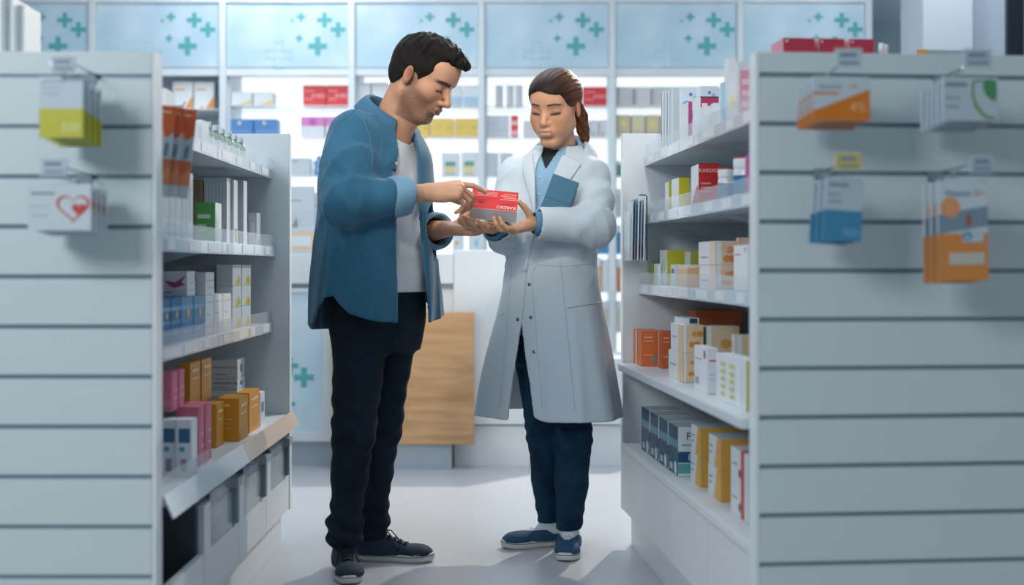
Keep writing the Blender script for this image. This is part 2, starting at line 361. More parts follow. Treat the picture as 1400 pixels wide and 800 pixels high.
def gondola(fr, name, label, shelves, deck, slat_z0, pitch):
    """local axes: x = sg * distance along the aisle, y = depth from the aisle face, z up"""
    g = tag(empty(name, fr.o, fr.rz), label, 'shelving'); sg = fr.sg
    def bp(nm, par, s0, s1, t0, t1, z0, z1, m, bev=0.):
        x0, x1 = sorted((sg*s0, sg*s1)); return boxpart(nm, par, x0, x1, t0, t1, z0, z1, m, bev=bev)
    # near end panel: backing, light edge strips, slats one by one with metal inserts between
    ep = bp('end_panel', g, .028, .05, 0, GD, 0, GH, WHITE)
    bp('edge_strip', ep, 0, .05, -.008, .0, 0, GH, mat('edge_strip', '#e4eaed', .4))
    bp('edge_strip', ep, 0, .05, GD, GD+.008, 0, GH, MATS['edge_strip'])
    zs = [GH]; z = slat_z0
    while z > .02: zs.append(z); z -= pitch
    zs.append(0.)
    for k in range(len(zs)-1):
        z1 = zs[k]-(.0055 if k else 0); z0 = zs[k+1]+(.0055 if k < len(zs)-2 else 0)
        bp('slat', ep, 0, .026, .001, GD-.001, z0, z1, PANEL, bev=.0022)
        if k < len(zs)-2: bp('groove_insert', ep, .009, .0275, .002, GD-.002, zs[k+1]-.0055, zs[k+1]+.0055, mat('groove_insert', '#8ea2af', .25, .3))
    bp('end_panel', g, GL-.04, GL, 0, GD, .126, GH, WHITE, bev=.004)
    bp('back_panel', g, .05, GL-.04, GD/2-.015, GD/2+.015, .1, GH-.02, mat('back_panel', '#c4ced5', .5))
    bp('plinth', g, .05, GL-.02, .035, GD-.035, 0, .125, WHITE)
    mid = .05+(GL-.09)/2
    for z, t0, style in shelves:
        if style == 'plain':
            sh = bp('shelf', g, .075, GL-.042, t0, GD/2-.016, z-.026, z, SHELFW, bev=.006)
            continue
        # z is the lower edge of the price rail
        sh = bp('shelf', g, .055, GL-.045, t0+.012, GD/2-.016, z+.004, z+.034, SHELFW)
        for k, (s0, s1) in enumerate(((.055, mid-.002), (mid+.002, GL-.045))):
            bp('price_rail', sh, s0, s1, t0, t0+.010, z, z+.036, RAIL, bev=.002)
            m = MB(); x0, x1 = sorted((sg*s0, sg*s1)); m.box(x0, x1, t0+.004, t0+.006, z+.037, z+.075, CLEAR); m.build('clear_fence', sh)
            for q in range(4):
                a = s0+(s1-s0)*(.06+.235*q)+random.uniform(0, .03)
                bp('price_card', sh, a, a+random.choice((.07, .09, .13)), t0-.0012, t0-.0002, z+.006, z+.031, CARD)
        for s_ in (.058, mid-.012, GL-.07):     # brackets under the shelf
            x = sg*s_; mb = MB(); ps = [(t0+.06, z+.003), (GD/2-.017, z+.003), (GD/2-.017, z-.08), (GD/2-.07, z-.075)]
            mb.mesh([(x, a, b) for a, b in ps]+[(x+sg*.004, a, b) for a, b in ps], [(0,1,2,3),(7,6,5,4),(0,4,5,1),(1,5,6,2),(2,6,7,3),(3,7,4,0)], SHELFW); mb.build('bracket', sh)
    return g, bp
LG, lbp = gondola(LF, 'shelving_gondola', 'white aisle shelving with slatted end panel on the left', [(1.313, .063, 'rail'), (1.035, .05, 'rail'), (.765, .06, 'rail')], .46, 1.4196, .1109)
RG, rbp = gondola(RF, 'shelving_gondola', 'white aisle shelving with slatted end panel on the right', [(1.358, .078, 'rail'), (1.148, .07, 'rail'), (.901, .056, 'rail'), (.654, -.02, 'plain')], .37, 1.4245, .1087)
# right base: slab and four doors
rbp('base_top', RG, .052, GL-.042, -.004, GD/2-.016, .345, .369, WHITE, bev=.003)
rbp('base_carcass', RG, .052, GL-.042, .018, GD/2-.016, .126, .344, mat('carcass', '#9fb0bb', .5))
for k in range(4): rbp('door', RG, .056+k*.4125, .056+k*.4125+.406, 0, .017, .13, .341, WHITE, bev=.0015)
# left base: deck with deep price rail, four pull-out bins with windows
LDZ = .47
rail = lbp('deck', LG, .055, GL-.042, .0, GD/2-.016, LDZ-.022, LDZ, SHELFW)
_mid = .05+(GL-.09)/2
for s0, s1 in ((.055, _mid-.002), (_mid+.002, GL-.03)):
    mb = MB()   # tilted price rail
    ps = [(-.034, LDZ-.040), (-.030, LDZ-.042), (-.006, LDZ+.010), (-.010, LDZ+.012)]
    mb.mesh([(s0, a, b) for a, b in ps]+[(s1, a, b) for a, b in ps], [(3,2,1,0),(4,5,6,7),(0,1,5,4),(1,2,6,5),(2,3,7,6),(3,0,4,7)], (mat('deck_rail_beige', '#c9c2bd', .2, coat=.4) if s0 > .5 else RAIL))
    mb.build('price_rail', rail)
lbp('clear_fence', rail, .056, .50, -.004, -.001, LDZ+.013, LDZ+.05, CLEAR)
BINW = .408
for k in range(4):
    s0 = .056+k*BINW; s1 = s0+BINW-.006; out = -.0
    b = lbp('drawer', LG, s0, s1, .02, .40, .135, .15, WHITE)
    z0, z1 = .135, (.40 if k else .33)
    w0, w1, wz = s0+.07, s1-.075, .255
    lbp('front_panel', b, s0, s1, 0, .016, z0, wz, WHITE)
    if k:
        lbp('front_stile', b, s0, w0, 0, .016, wz, z1-.02, WHITE)
        lbp('front_stile', b, w1+.045, s1, 0, .016, wz, z1-.02, WHITE)
        lbp('paper_label', b, w0+.003, w1, .004, .006, wz, wz+.10, mat('bin_label', '#dfe5e8', .4))
        lbp('window', b, w0, w1, .0, .003, wz, z1, CLEARB)
        lbp('handle', b, w1+.004, w1+.03, -.014, .012, wz+.01, z1-.03, GREYP, bev=.004)
        lbp('handle_cap', b, w1-.015, w1+.05, -.02, .014, z1-.03, z1-.002, mat('grey_cap', '#9caab4', .4), bev=.006)
    else:
        lbp('bin_wall', b, s1-.02, s1, .016, .40, .15, .40, mat('bin_grey', '#3d4a54', .5))
    lbp('bin_back', b, s0, s1, .39, .40, .15, .40, mat('bin_grey', '#3d4a54', .5))
# ------------------------------------------------------------------ goods on the aisle shelves
def gbox(fr, name, label, pl, pc, pr, pt, t, z, col, prints=(), d=None, yaw=0., group=None, cat='box', h=None, wmax=.3, **k):
    """carton on a gondola: pc is its near front edge, the near end face lies on the outer side and the aisle face on the far side"""
    near, far = (pl, pr) if fr is LF else (pr, pl)
    s0 = fr.s_at(pc, t); s1 = min(fr.s_at(far, t), GL-.047, s0+wmax); Y = fr.pos(s0, t, 0).y
    w = max(.012, s1-s0-.002); dd = d or max(.012, abs(pc-near)*Y/F); hh = h or (fr.z_at(pt, s0, t)-z)
    if hh < .01: print('LOW', label, hh)
    if s0 < .052: s0 = .054
    return carton(name, label, fr.pos(s0+w/2, t+dd/2, z+.0006), fr.rz+yaw, w, dd, hh, col, prints, group, cat, **k)
def Lb(*a, **k): return gbox(LF, *a, **k)
def Rb(*a, **k): return gbox(RF, *a, **k)
Z1, Z2, Z3, Z4 = 1.3475, 1.0695, .7995, LDZ
TXT = '#8a97a3'
def lines(face, u0, v0, u1, n, dv, c=TXT, th=.02): return [((face), ('r', u0, v0-i*dv, u1-(i % 2)*.12*(u1-u0), v0-i*dv+th, c)) for i in range(n)]
# left, top shelf
Lb('carton', 'tall plain white carton at the near end of the top left shelf', 205, 226, 240, 121, .085, Z1, '#e9edf0', lines('L', .2, .7, .8, 3, .12))
Lb('carton', 'plain white carton second on the top left shelf', 236, 256, 267, 149, .085, Z1, '#eef1f3', lines('L', .2, .6, .8, 2, .15))
Lb('carton', 'low white carton beside the small green bottles', 262, 276, 286, 164, .085, Z1, '#e9edf0')
def bottle(label, p, r, h, capc, body, group=None, liq=None, name='glass_bottle'):
    e = empty(name, p)
    m = MB(); m.lathe([(r*.9, 0), (r, .004), (r, h*.58), (r*.92, h*.66), (r*.5, h*.76), (r*.5, h*.80)], body, 18); m.build('body', e, True)
    m = MB(); m.lathe([(r*.56, h*.79), (r*.58, h*.80), (r*.58, h*.97), (r*.5, h)], capc, 18); m.build('cap', e, True)
    m = MB(); m.lathe([(r*1.02, h*.12), (r*1.02, h*.46)], mat('bottle_label', '#dfe8e2', .4), 18, capb=False, capt=False); m.build('label', e, True)
    return tag(e, label, 'bottle', group)
GREENG = mat('green_glass', '#5f8f6c', .12, coat=.6); CAPG = mat('clear_cap', '#ccd8da', .2)
for k, px in enumerate((291, 301, 310, 319, 327, 335)):
    t = .10; s = LF.s_at(px, t)
    bottle('small green glass bottle on the top left shelf, %s of six' % ('nearest', 'second', 'third', 'fourth', 'fifth', 'farthest')[k], LF.pos(s, t+.015, Z1+.0005), .017, .085, CAPG, GREENG, 'six small green bottles')
# left, second shelf: books and boxes
for k, (px, pr) in enumerate(((222, 230), (231, 239), (240, 247), (248, 255), (256, 264))):
    Lb('booklet', 'white upright booklet under the orange packs, %s of five' % ('nearest', 'second', 'third', 'fourth', 'farthest')[k], px-24, px, pr, 232+k, .095, Z2, '#e6ebee' if k % 2 else '#f1f3f4',
       [('F', ('r', .1, .05, .9, .12, '#c7d0d6')), ('F', ('r', .35, .3, .65, .8, '#dfe9df' if k == 3 else '#d7dee3'))], group='five white booklets', cat='booklet')
Lb('carton', 'green carton with white end in front of the white books', 266, 293, 304, 277, .08, Z2, '#f0f3f2', [('L', ('r', 0, 0, 1, 1, '#5aa457')), ('L', ('r', .12, .6, .75, .7, '#cfe6cf')), ('L', ('r', .12, .4, .55, .46, '#a9d2a8')), ('L', ('r', .12, .28, .5, .33, '#a9d2a8'))], yaw=.05)
Lb('carton', 'brown carton in the shadow behind the green carton', 262, 275, 281, 246, .19, Z2, '#8a7a62')
Lb('book', 'thick white book with fine grey lines on the second left shelf', 279, 310, 317, 243, .115, Z2, '#f2f4f5', [('L', ('r', 0, 0, 1, 1, '#b9c5cb'))]+[('L', ('r', .12+.15*i, .3, .15+.15*i, .92, '#dfe6e9')) for i in range(6)], cat='book')
Lb('book', 'slim white book standing between the thick book and the tall grey book', 313, 320, 325, 246, .105, Z2, '#f4f6f7', [('L', ('r', 0, 0, .8, 1, '#b4c0c7')), ('F', ('r', .2, .04, .8, .25, '#b7ab62'))], cat='book')
Lb('book', 'tall grey white book at the far end of the second left shelf', 324, 333, 338, 247, .095, Z2, '#f4f6f7', [('L', ('r', 0, 0, 1, 1, '#aab7c0')), ('L', ('r', .2, .05, .8, .2, '#b7ab62'))], cat='book')
Lb('carton', 'small pale blue carton last on the second left shelf', 340, 351, 357, 291, .085, Z2, '#cfd9df', [('L', ('r', .25, .3, .75, .7, '#e6edf1')), ('F', ('r', .2, .02, .7, .2, '#b9b25e'))])
# left, third shelf: lower row
BLUEP = [('F', ('r', 0, .72, 1, .8, '#7fb4d4')), ('F', ('r', 0, .42, 1, .5, '#5f9dc6')), ('F', ('r', .1, .2, .9, .24, '#8ec0dc')), ('L', ('r', 0, .7, 1, .78, '#7fb4d4')), ('L', ('r', 0, .3, 1, .42, '#5f9dc6')), ('F', ('d', .55, .62, .12, '#d8b98a'))]
for k, (pc, pr, c) in enumerate(((221, 233, '#2f74a6'), (234, 247, '#2f74a6'), (248, 264, '#5a93bd'), (265, 280, '#5a93bd'))):
    Lb('carton', ('dark blue carton with wavy print, nearest on the third left shelf', 'dark blue carton with wavy print beside the lighter blue cartons', 'lighter blue carton next to the dark blue pair', 'lighter blue carton next to the plain white cartons')[k], pc-30, pc, pr, 410-k*1.5, .085, Z3, c, BLUEP, group='blue cartons', h=.117)
for k, (pc, pr) in enumerate(((281, 292), (293, 304), (305, 316))):
    Lb('carton', 'plain white carton in the lower row of the third left shelf, %s of three' % ('nearest', 'middle', 'farthest')[k], pc-25, pc, pr, 404, .088, Z3, '#eef1f3', [('F', ('r', .1, .2, .9, .23, '#c4ccd2')), ('F', ('r', .1, .5, .6, .53, '#c4ccd2')), ('F', ('r', .1, .8, .9, .84, '#d3d9de'))], group='white cartons', h=.115)
YF = [('F', ('p', [(.35, .02), (.95, .02), (.95, .3), (.7, .5), (.45, .3)], '#cdbd3c')), ('F', ('d', .68, .2, .1, '#5f6f3a'))]
for row in range(3):
    for k, (pc, pr) in enumerate(((318, 330), (331, 343))):
        Lb('carton', '%s grey white carton with a yellow mark, %s stack' % (('bottom', 'middle', 'top')[row], ('near', 'far')[k]), pc-22, pc, pr, 400, .095, Z3+.0685*row, '#cdd6dc', YF, group='grey white cartons with yellow marks', h=.0675)
# left, third shelf: upper row
Lb('carton', 'white carton with a pink wing lying on the blue cartons', 216, 256, 267, 374, .095, Z3+.118, '#eef1f3', [('L', ('p', [(.22, .62), (.6, .55), (.97, .85), (.8, .55), (.93, .45), (.55, .32), (.4, .4)], '#c8467c')), ('L', ('r', .05, .08, .13, .3, '#b04a6a')), ('L', ('r', .2, .12, .5, .17, TXT)), ('F', ('r', .2, .2, .8, .25, '#c4ccd2')), ('F', ('r', .2, .5, .8, .55, '#c4ccd2'))], h=.068)
Lb('carton', 'white carton with faint print beside the pink wing carton', 268, 281, 293, 374, .095, Z3+.116, '#f1f3f4', [('F', ('r', .15, .3, .85, .34, '#d8b9b9')), ('F', ('r', .15, .6, .85, .64, '#c4ccd2'))], h=.066)
Lb('carton', 'long white carton with dark lettering behind the upper row', 240, 300, 316, 366, .17, Z3+.117, '#dfe5e9', [('L', ('t', 'OMEGA 3', .6, .55, .3, '#2c3a46'))]+YF, h=.083)
# left, bottom deck
WB = [('L', ('r', .15, .6, .9, .85, '#2f6a8e')), ('L', ('r', .2, .45, .55, .53, '#3aa0c4')), ('L', ('r', .3, .1, .7, .32, '#8796a6'))]
Lb('carton', 'white carton with blue square, outer one at the near end of the bottom deck', 241, 262, 270, 577, .004, Z4, '#dfe7ee', WB, h=.145)
Lb('carton', 'white carton with blue square, inner one at the near end of the bottom deck', 220, 241, 249, 579, .0465, Z4, '#dfe7ee', WB, h=.143)
PKP = [('F', ('p', [(0, 0), (.4, 0), (.15, .5), (.5, 1), (0, 1)], '#c75a78')), ('L', ('r', 0, .15, 1, .3, '#d98ba1')), ('F', ('r', .6, .3, .9, .34, '#f0d3dc')), ('F', ('r', .6, .5, .85, .54, '#f0d3dc'))]
Lb('carton', 'pink carton standing behind the white and blue cartons', 240, 271, 279, 555, .03, Z4, '#d7738f', PKP, h=.158)
Lb('carton', 'pink carton touching the orange cartons on the bottom deck', 250, 280, 289, 553, .03, Z4, '#d7738f', PKP, h=.158)
Lb('carton', 'upper pink carton under the third left shelf, nearer one', 216, 234, 243, 500, .07, Z4+.159, '#d7738f', PKP, h=.1)
Lb('carton', 'upper pink carton under the third left shelf, next to orange', 225, 244, 252, 500, .07, Z4+.159, '#d7738f', PKP, h=.1)
ORP = [('L', ('r', .1, .82, .6, .86, '#f2cf92')), ('L', ('r', .1, .5, .7, .53, '#e7b568')), ('L', ('r', .1, .4, .6, .43, '#e7b568')), ('L', ('r', .1, .3, .65, .33, '#e7b568')), ('F', ('r', .2, .6, .8, .64, '#f2cf92')), ('F', ('r', .2, .78, .8, .84, '#f5dcae'))]
Lb('carton', 'front orange carton at the edge of the bottom deck', 296, 327, 339, 546, .026, Z4, '#d9932b', ORP, h=.13)
Lb('carton', 'orange carton at the far end of the orange cartons', 322, 341, 355, 535, .034, Z4, '#d9932b', ORP, h=.128)
Lb('carton', 'orange carton half hidden between the pink and front orange cartons', 272, 296, 306, 545, .062, Z4, '#d9932b', ORP, h=.128)
Lb('carton', 'upper orange carton leaning by the pink cartons', 244, 260, 274, 492, .115, Z4+.129, '#d9932b', ORP, h=.125)
Lb('carton', 'upper orange carton beside the white stacked flat boxes', 258, 276, 289, 487, .115, Z4+.129, '#d9932b', ORP, h=.125)
z = Z4
for k, (hh, tx) in enumerate(((.072, None), (.038, None), (.036, 'OMEGA FISH OIL'), (.062, 'OMEGA 3 FISH OIL'))):
    pr_ = [('L', ('t', tx, .55, .62, .3, '#33424e')), ('F', ('r', .35, .3, .65, .7, '#6f7f8d'))]+([('L', ('r', .1, .2, .6, .25, TXT))] if tx else []) if tx else [('L', ('r', 0, .3, 1, .4, '#b9889a')), ('F', ('r', 0, .3, 1, .4, '#b9889a'))]
    Lb('carton', ('lowest', 'second', 'third', 'topmost')[k]+' white flat box of the stack at the back of the bottom deck', 287, 324-k*.5, 336, 500, .13+.002*k, z, '#d5dce2', pr_, h=hh, yaw=.02*k, group='stack of white flat boxes'); z += hh+.001
Lb('carton', 'small white carton with blue sign at the far end of the bottom deck', 349, 356, 362, 539, .035, Z4, '#d7e0e7', [('F', ('r', .2, .4, .8, .7, '#5a87a6'))], h=.11)
# bin contents
for k in range(1, 4):
    s0 = .056+k*BINW
    for q in range(3):
        carton('carton', 'pale carton inside pull-out bin %s, %s' % (('two', 'three', 'four')[k-1], ('near', 'middle', 'far')[q]), LF.pos(s0+.10+q*.075, .06, .151), LF.rz, .068, .08, .2+.01*q, ('#b7c7d1', '#dfe6ea', '#9db3c2')[q], [('F', ('r', .2, .84, .8, .92, '#2f4656'))], group='cartons in the pull-out bins')

# ------------------------------------------------------------------ right gondola
Y1, Y2, Y3, Y4, Y5 = 1.3925, 1.1825, .9355, .6545, .3695
for k, (pl, pc) in enumerate(((904, 907), (908, 911), (912, 915), (916, 920))):
    Rb('booklet', 'thin white booklet on the top right shelf, %s of four' % ('farthest', 'third', 'second', 'nearest')[k], pl, pc, 929, 124-k, .11, Y1, '#e8eef2', [('F', ('r', 0, 0, .3, 1, '#8fb0c8' if k % 2 == 0 else '#c4d3de')), ('R', ('r', 0, 0, 1, 1, '#c9d5dd'))], group='thin white booklets', cat='booklet')
FLOR = [('R', ('d', .3, .75, .2, '#7ca8d4')), ('R', ('d', .6, .6, .22, '#6f9fd0')), ('R', ('d', .75, .85, .12, '#9cc0e0')), ('R', ('d', .2, .5, .14, '#9cc0e0')), ('R', ('d', .5, .9, .09, '#5a8cc4'))]
Rb('carton', 'white carton with blue blossoms behind the pink edged carton', 926, 931, 958, 120, .20, Y1, '#dfe8f0', FLOR)
Rb('carton', 'white carton with blue blossoms behind the red carton', 952, 958, 982, 118, .22, Y1, '#dfe8f0', FLOR)
Rb('carton', 'white carton with a magenta edge on the top right shelf', 931, 941, 946, 139, .10, Y1, '#eef1f3', [('R', ('r', 0, 0, 1, 1, '#c04a8a'))])
Rb('carton', 'plain white carton next to the magenta edged carton', 947, 951, 958, 133, .10, Y1, '#f2f4f5')
Rb('carton', 'crimson carton with white panel on the top right shelf', 952, 957, 983, 132, .15, Y1, '#3b3f4c', [('R', ('r', .04, .04, .97, .97, '#c23a62')), ('R', ('r', .1, .3, .4, .85, '#e6ebee')), ('R', ('r', .15, .6, .33, .72, '#5c7a80')), ('R', ('r', .5, .55, .6, .75, '#efd4dc')), ('R', ('r', .66, .55, .76, .75, '#efd4dc'))])
Rb('carton', 'low white carton in front of the crimson carton, farther one', 957, 963, 971, 145, .095, Y1, '#f1f3f4')
Rb('carton', 'low white carton in front of the crimson carton, nearer one', 971, 976, 984, 141, .095, Y1, '#f1f3f4')
Rb('carton', 'pale sky blue carton on the top right shelf', 984, 989, 995, 112, .095, Y1, '#bcdcef', [('R', ('r', 0, 0, 1, .35, '#8fc4e2'))])
Rb('carton', 'tall white carton with faint yellow print on the top right shelf', 990, 996, 1007, 80, .10, Y1, '#eceff1', [('R', ('r', .2, .2, .8, .4, '#e6e6b4'))])
Rb('carton', 'white and pink carton nearest the right end panel', 1006, 1009, 1029, 85, .10, Y1, '#e2e7ea', [('R', ('r', .15, .1, .9, .85, '#e9a3b8')), ('R', ('r', .25, .6, .8, .7, '#f6dbe3')), ('R', ('r', .25, .4, .8, .5, '#f6dbe3')), ('R', ('r', .25, .2, .8, .3, '#f6dbe3'))])
# second shelf
Rb('carton', 'small white and yellow carton, farther one beside the red carton', 909, 914, 921, 249, .105, Y2, '#eef1ec', [('R', ('r', .1, 0, 1, 1, '#e0d43a'))])
Rb('carton', 'white and yellow carton touching the red carton', 918, 928, 943, 243, .10, Y2, '#eef1ec', [('R', ('r', 0, 0, 1, 1, '#ddd038')), ('R', ('r', .7, .3, .9, .5, '#efe7a0'))])
Rb('carton', 'red and white carton lettered kardio on the second right shelf', 943, 957, 985, 224, .098, Y2, '#eef0f1', [('R', ('r', 0, 0, 1, 1, '#cf2b2b')), ('R', ('t', 'KARDIO', .5, .84, .1, '#f3e4e2')), ('R', ('r', .1, .3, .6, .34, '#eaa29c')), ('R', ('r', .1, .4, .6, .44, '#eaa29c')), ('R', ('r', .1, .5, .6, .54, '#eaa29c')), ('F', ('p', [(.2, .05), (.95, .05), (.95, .5), (.6, .35)], '#cf2b2b')), ('T', ('r', 0, 0, 1, 1, '#cf2b2b'))], yaw=-.06)
def pill_bottle(label, px, t, z, r, h, group):
    e = empty('pill_bottle', RF.pos(RF.s_at(px, t), t+r, z+.0005))
    m = MB(); m.lathe([(r*.93, 0), (r, .005), (r, h*.66), (r*.93, h*.72)], mat('white_pill_bottle', '#e9eef1', .3), 26); m.build('body', e, True)
    m = MB(); m.lathe([(r*1.012, h*.1), (r*1.012, h*.55)], mat('blue_pill_label', '#2d6f9f', .35), 26, capb=False, capt=False); m.build('label', e, True)
    m = MB(); m.lathe([(r*.98, h*.72), (r, h*.73), (r, h*.97), (r*.96, h*.985)], mat('white_cap', '#f3f5f6', .35), 26); m.build('cap', e, True)
    m = MB(); m.lathe([(r*1.0, h*.955), (r*1.01, h*.985), (r*.9, h*1.0)], mat('red_seal', '#c23a3c', .35), 26); m.build('seal', e, True)
    tag(e, label, 'bottle', group)
pill_bottle('smaller white and blue pill bottle beside the red carton', 982, .115, Y2, .026, .098, 'white and blue pill bottles')
pill_bottle('larger white and blue pill bottle with red rim on the second right shelf', 1003, .105, Y2, .034, .112, 'white and blue pill bottles')
Rb('carton', 'magenta carton nearest the right end panel on the second shelf', 1019, 1021, 1036, 212, .095, Y2, '#d95aa6', [('R', ('d', .6, .45, .3, '#f0c0dd')), ('R', ('d', .6, .45, .18, '#c23f90'))])
# third shelf
Rb('carton', 'tiny yellow green carton at the far end of the third right shelf', 888, 893, 897, 361, .10, Y3, '#c9c93a')
Rb('carton', 'tiny white carton beside the yellow green carton', 894, 899, 904, 361, .09, Y3, '#e6ecee')
Rb('carton', 'white and lime yellow carton on the third right shelf', 902, 912, 938, 342, .105, Y3, '#e4eaee', [('R', ('r', 0, 0, 1, 1, '#c8c42f')), ('F', ('r', .3, .4, .7, .7, '#cfd9a0')), ('R', ('r', .35, .5, .7, .6, '#e2df9a'))])
Rb('carton', 'small lime and grey carton behind the peach carton', 936, 944, 955, 344, .155, Y3, '#d9e0dd', [('R', ('r', 0, 0, 1, 1, '#b9b545')), ('R', ('r', .3, .2, .9, .6, '#75803a'))])
Rb('carton', 'small white carton with grey bar code before the lime carton', 917, 923, 929, 362, .082, Y3, '#dfe6ea', [('R', ('r', .6, 0, 1, 1, '#d0cf57')), ('F', ('r', .2, .6, .8, .8, '#6a7884'))], d=.02)
Rb('carton', 'low peach carton in front of the lime carton', 927, 940, 957, 362, .085, Y3, '#eadfd2', [('R', ('r', 0, 0, 1, .85, '#eab583')), ('F', ('r', 0, 0, 1, .8, '#efc79e')), ('R', ('r', .2, .85, .8, .95, '#f3e6d8'))])
HEXP = [('R', ('r', .22, 0, 1, 1, '#ecd0b8'))]+[('R', ('d', u, v, .16, c)) for u, v, c in ((.45, .25, '#e0935a'), (.7, .25, '#dd8a4e'), (.58, .62, '#e4a36e'), (.83, .62, '#e0935a'), (.9, .15, '#e8b48a'), (.35, .7, '#efc7a5'))]+[('F', ('r', .15, .3, .55, .35, TXT)), ('F', ('r', .65, 0, 1, 1, '#f0d9c6'))]
Rb('carton', 'white carton with orange honeycomb, lower of the pair on the third shelf', 956, 980, 1005, 357, .105, Y3, '#eef0f1', HEXP, h=.0675)
Rb('carton', 'white carton with orange honeycomb, upper of the pair on the third shelf', 955, 979, 1012, 320, .103, Y3+.0685, '#eef0f1', HEXP, h=.0675)
Rb('carton', 'orange honeycomb carton in the back corner of the third right shelf', 1006, 1011, 1030, 325, .17, Y3, '#e8c3a0', HEXP)
Rb('carton', 'plain white carton nearest the right end panel on the third shelf', 1003, 1022, 1032, 335, .09, Y3, '#f0f2f3', [('F', ('r', .1, .78, .5, .81, '#b9848c')), ('F', ('d', .85, .9, .05, '#c0506a'))])
# plain fourth shelf
OR2 = [('R', ('r', .12, .8, .6, .84, '#f0b08e')), ('R', ('r', .12, .7, .7, .73, '#eda37e')), ('R', ('r', .12, .3, .6, .33, '#eda37e')), ('R', ('r', .55, .1, .8, .3, '#8d8f8a')), ('F', ('r', .3, 0, .5, 1, '#eab79c'))]  # the pale upright band on the front is a painted highlight
Rb('carton', 'orange carton alone at the far end of the fourth right shelf', 858, 877, 903, 453, .036, Y4, '#d9713f', OR2, wmax=.15)
Rb('carton', 'orange carton second from the far end of the fourth right shelf', 898, 905, 920, 454, .085, Y4, '#c96234', OR2, h=.125)
HEX2 = [('R', ('r', .15, 0, 1, 1, '#dfc5a2'))]+[('R', ('d', u, v, .15, c)) for u, v, c in ((.45, .3, '#d98c3c'), (.7, .3, '#d58334'), (.58, .68, '#dd9a52'), (.85, .68, '#d98c3c'))]+[('F', ('r', .65, 0, 1, 1, '#ecc79a')), ('F', ('r', .1, .5, .5, .54, TXT))]
Rb('carton', 'lower white and orange honeycomb carton beside the tall white carton', 914, 935, 955, 490, .045, Y4, '#e6eaed', HEX2, h=.085)
Rb('carton', 'upper white and orange honeycomb carton beside the tall white carton', 917, 934, 962, 455, .047, Y4+.086, '#e6eaed', HEX2, h=.083)
Rb('carton', 'orange honeycomb carton behind the tall white carton', 958, 966, 1006, 459, .12, Y4, '#dfe4e7', HEX2, h=.165, d=.1)
Rb('carton', 'orange honeycomb carton behind the yellow dotted carton', 1000, 1007, 1040, 461, .13, Y4, '#dfe4e7', HEX2, h=.155, d=.1)
Rb('carton', 'flat white and navy box lying on the honeycomb cartons', 922, 934, 956, 446, .06, Y4+.17, '#dfe5e9', [('R', ('r', .4, .1, .9, .9, '#25405a')), ('T', ('r', 0, 0, 1, 1, '#b7c3cb'))], h=.018)
Rb('carton', 'flat orange box at the back of the fourth right shelf', 940, 952, 1000, 439, .23, Y4, '#d9713f', h=.19, d=.16)
Rb('carton', 'tall white carton with a small emblem on the fourth right shelf', 949, 967, 982, 474, .034, Y4, '#e6eaee', [('F', ('d', .8, .84, .1, '#b5486a')), ('F', ('r', .1, .7, .6, .73, '#a9b3c4')), ('R', ('r', .2, .7, .8, .74, '#c5625a')), ('R', ('r', .2, .4, .8, .43, '#c4ccd2')), ('R', ('r', .2, .3, .8, .33, '#c4ccd2')), ('F', ('r', .1, .15, .35, .3, '#9eabb6'))], h=.123)
YD = [('F', ('r', .17+.3*c, .12+.16*r, .33+.3*c, .2+.16*r, '#cfd06a')) for c in range(2) for r in range(5)]+[('R', ('r', 0, 0, 1, 1, '#c9bf2a')), ('F', ('r', .88, 0, .89, 1, '#c5ced4'))]
Rb('carton', 'white carton with yellow dashes and yellow end by the right end panel', 979, 1020, 1045, 494, .03, Y4, '#e6ebef', YD, h=.119)
# base top
NAVY = [('F', ('r', 0, .55, 1, .72, '#5d97a8')), ('F', ('r', .15, .06, .45, .2, '#b7c8d0')), ('F', ('d', .75, .14, .16, '#c9d6dc')), ('R', ('r', 0, 0, .35, .0, '#1e4a66'))]
for k, (pl, pc) in enumerate(((877, 888), (889, 900), (901, 913), (914, 927))):
    pn = NAVY+[('R', ('r', 0, .28, 1, .5, '#1f4f78')), ('R', ('t', 'BF', .4, .39, .13, '#c8dbe8')), ('R', ('t', 'FA', .4, .82, .16, '#1f3c58')), ('R', ('r', .1, .62, .8, .65, TXT)), ('R', ('r', 0, .06, 1, .26, '#5fa3a6'))]
    Rb('carton', 'dark blue carton with pale stripe on the low right shelf, %s of four' % ('farthest', 'third', 'second', 'nearest')[k], pl, pc, pc+24, 585, .036, Y5, '#27506e', pn, h=.147, d=.11, side='#d3dde2', top='#c3ced6', group='dark blue cartons')
YW = [('F', ('p', [(.45, 0), (1, 0), (1, 1), (.7, 1)], '#e0aa4e')), ('R', ('r', 0, 0, 1, 1, '#d5a04a')), ('R', ('d', .4, .5, .25, '#e8c98a')), ('F', ('r', .08, .6, .35, .66, TXT)), ('F', ('r', .08, .4, .3, .46, TXT))]
for k, (pl, pc, pr) in enumerate(((944, 958, 972), (968, 986, 1003))):
    for r in range(2):
        Rb('carton', '%s white and amber carton, %s on the low right shelf' % (('lower', 'upper')[r], ('beside the dark blue cartons', 'beside the red striped cartons')[k]), pl+r, pc, pr, 600, .06, Y5+.0845*r, '#dde3e7', YW, h=.0835, d=.12, top='#c9d1d6', group='white and amber cartons')
RS = [('F', ('r', .62, 0, .82, 1, '#c8473f')), ('F', ('r', .1, .5, .4, .56, TXT)), ('F', ('d', .55, .3, .14, '#8a4f58')), ('T', ('r', .62, 0, .82, 1, '#c8473f')), ('R', ('r', .1, .4, .8, .48, TXT))]
